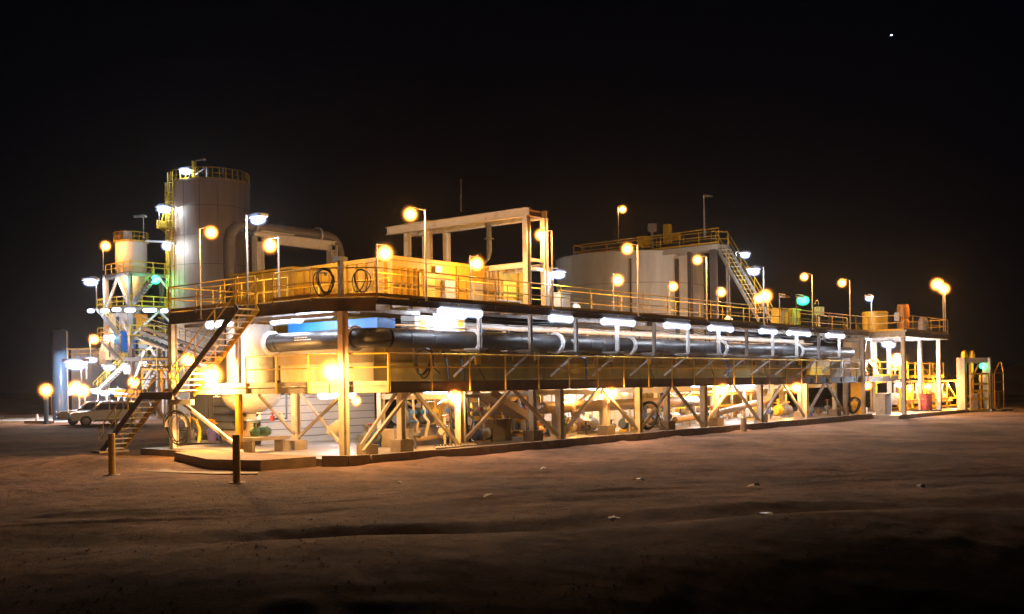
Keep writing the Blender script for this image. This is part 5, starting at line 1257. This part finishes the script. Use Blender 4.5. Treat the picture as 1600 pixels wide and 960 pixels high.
lamp('pale yellow lamp inside the yellow skid frame', (Y0.x+5.2,Y0.y-.2,2.0), 'orange', 1200, arm=(Y0.x+5.2,Y0.y,2.3), size=1.3, name='hanging_lamp')
c = PA.lerp(PB,.8) - q_*.0 + V((0,0,3.45)); lamp('small green lamp under the lintel of the portal', tuple(c), 'green', 1, arm=tuple(c+V((0,0,.25))), size=.7, name='hanging_lamp')
# far left group
def far(label, px, py, D, kind, W, size, pole=None, flood=False):
    p = at(px,py,D)
    if pole: lamp(label, tuple(p), kind, W, pole=tuple(at(pole[0],pole[1],D)), size=size, flood=flood, pr=.06)
    else: lamp(label, tuple(p), kind, W, arm=tuple(p + RT*.4 + V((0,0,.3))), size=size, flood=flood, name='hanging_lamp')
far('white lamp on the roof edge of the tall silo', 290,267,DF-1,'white',250,2.4,(296,284),True)
far('white lamp over the ladder platform of the tall silo', 256,326,DF-1,'white',300,2.6,(248.5,352),True)
far('white lamp between the small silo and the tall silo', 260,384,DF-2,'white',350,2.0,(266,430),False)
far('orange lamp on the top left corner of the process tower', 165,384,DF,'orange',700,2.5,(161,422))
far('white lamp sticking out left of the process tower top', 142,440,DF+2,'white',700,2.4,(151,470),True)
far('small dim orange lamp under the top platform of the tower', 198,432,DF+1,'orange',500,1.3)
far('green lamp under the top platform of the process tower', 243,437,DF-.5,'green',350,1.6)
far('orange lamp on the left end of the second tower platform', 147,530,DF-1,'orange',900,2.6,(141,565))
far('big white lamp beside the blue tank', 119,568,85,'white',2500,3.0,(128,600),True)
far('white lamp over the shed handrail', 143,562,96,'white',700,2.0,(135,592),True)
far('squarish white lamp in front of the shed', 170,574,96,'white',500,2.0,None,True)
far('leftmost orange lamp on the blue service post', 72,609,80,'orange',700,2.2)
far('white glare lamp low beside the blue tank foot', 104,612,91,'white',900,2.2,(106,640),True)
far('orange lamp behind the parked cars, nearest the blue tank', 118,606,90,'orange',900,3.0,(124,640))
far('orange lamp behind the parked cars, second from the blue tank', 130,610,90,'orange',700,2.4,(133,640))
far('orange lamp above the lower stair flight', 209,597,82,'orange',900,2.4,(214,625))
for i,(px,py) in enumerate(((150,611),(164,614),(182,611),(192,616),(233,620))):
    far(['first','second','third','fourth','fifth'][i] + ' from the left of the low white lamps behind the parked cars', px,py,93,'white',300,1.8,(px+3,640),True)
GT = 'strip lights under the fourth platform of the process tower'
for i,(px,py,L) in enumerate(((142,486,.3),(164,486,.5),(182,484,.5),(203,485,.7),(234,485,1.0),(257,486,.4))):
    c = at(px,py,DF-1.5); tube_light(['leftmost','second','third','fourth','fifth','rightmost'][i] + ' strip light in the bright row across the process tower', tuple(c), L, RT, GT, E_tube2)
c = at(176,527,DF+1); tube_light('strip light under the third platform of the process tower, left', tuple(c), 1.5, RT, 'strip lights under the third tower platform', E_tube2)
c = at(232,529,DF+1); tube_light('strip light under the third platform of the process tower, right', tuple(c), 1.5, RT, 'strip lights under the third tower platform', E_tube2)

# litter catching the light on the dirt
LT = [(849,736,.055,whitep,'bright scrap of litter nearest the kerb, left of centre'),(757,782,.06,whitep,'bright scrap of litter lowest left of centre'),(996,755,.07,whitep,'bright scrap of litter right of centre, below the hose coil'),
      (957,811,.05,whitep,'bright scrap of litter near the dark wheel rut'),(1176,764,.07,whitep,'bright scrap of litter on the right half of the dirt'),(1193,804,.09,bluep,'flat pale blue scrap of litter on the right half of the dirt'),(1436,766,.05,whitep,'bright scrap of litter furthest right'),(620,759,.04,whitep,'faint scrap of litter furthest left')]
for px,py,r,m,lab in LT:
    D = CAM.z*FOC/(py-(HOR-ROLL*(px-800))); q = gnd(px, D); z = gh(q.x,q.y)
    t = MB(); v = []; r *= 1.7
    for k in range(7):
        a = 2*math.pi*k/7; v.append((q.x+r*1.6*math.cos(a)*random.uniform(.7,1.2), q.y+r*random.uniform(.7,1.2)*math.sin(a)*1.4, z+.03+random.uniform(0,.12)))
    v.append((q.x,q.y,z+.12)); t.add(v, [(7,k,(k+1)%7) for k in range(7)])
    tag(t.build('litter', m, smooth=False), lab, 'litter', 'scraps of litter on the dirt')
sp_ = at(1393,55,900); tag(MB().lathe(tuple(sp_),[(0,-.45),(.35,-.35),(.45,0),(.35,.35),(0,.45)],12).build('star', emis('star_light',(.7,.8,1),30,False,False)), 'single bright star high in the black sky at the right', 'star')

# ------------------------------------------------------------------ world, camera
w = bpy.data.worlds.new('World'); sc.world = w; w.use_nodes = True
nt = w.node_tree; bg = nt.nodes['Background']
sky = nt.nodes.new('ShaderNodeTexSky'); sky.sky_type = 'NISHITA'; sky.sun_disc = False; sky.sun_elevation = R(-6); sky.sun_rotation = R(200)
nt.links.new(sky.outputs[0], bg.inputs[0]); bg.inputs[1].default_value = .05
HALO_HAZE = .00018  # thin scatter added to give the lamps bloom-like halos
if HALO_HAZE > 0:
    vs = nt.nodes.new('ShaderNodeVolumeScatter'); vs.inputs['Density'].default_value = HALO_HAZE; vs.inputs['Anisotropy'].default_value = .88
    # the faint blue black of the night air itself
    ve = nt.nodes.new('ShaderNodeEmission'); ve.inputs[0].default_value = (.30, .36, 1, 1); ve.inputs[1].default_value = HALO_HAZE * .0007
    va = nt.nodes.new('ShaderNodeAddShader')
    nt.links.new(vs.outputs[0], va.inputs[0]); nt.links.new(ve.outputs[0], va.inputs[1])
    nt.links.new(va.outputs[0], nt.nodes['World Output'].inputs['Volume'])

cam = bpy.data.cameras.new('camera'); co = bpy.data.objects.new('camera', cam); COL.objects.link(co); sc.camera = co
cam.sensor_fit = 'HORIZONTAL'; cam.sensor_width = 36; cam.lens = FOC / 1600 * 36; cam.clip_end = 3000; cam.clip_start = .1
cam.shift_y = (HOR - 480) / 1600
co.location = CAM
M = Matrix((RT, V((0,0,1)), -FW)).transposed()
co.rotation_euler = (M @ Matrix.Rotation(-ROLL, 3, 'Z')).to_euler()
sc.view_settings.view_transform = 'Standard'; sc.view_settings.look = 'None'; sc.view_settings.exposure = 0
sc.cycles.use_denoising = True
sc.cycles.max_bounces = 6; sc.cycles.diffuse_bounces = 3; sc.cycles.transparent_max_bounces = 16
sc.cycles.sample_clamp_indirect = 3; sc.cycles.volume_bounces = 0
sc.cycles.use_light_tree = True
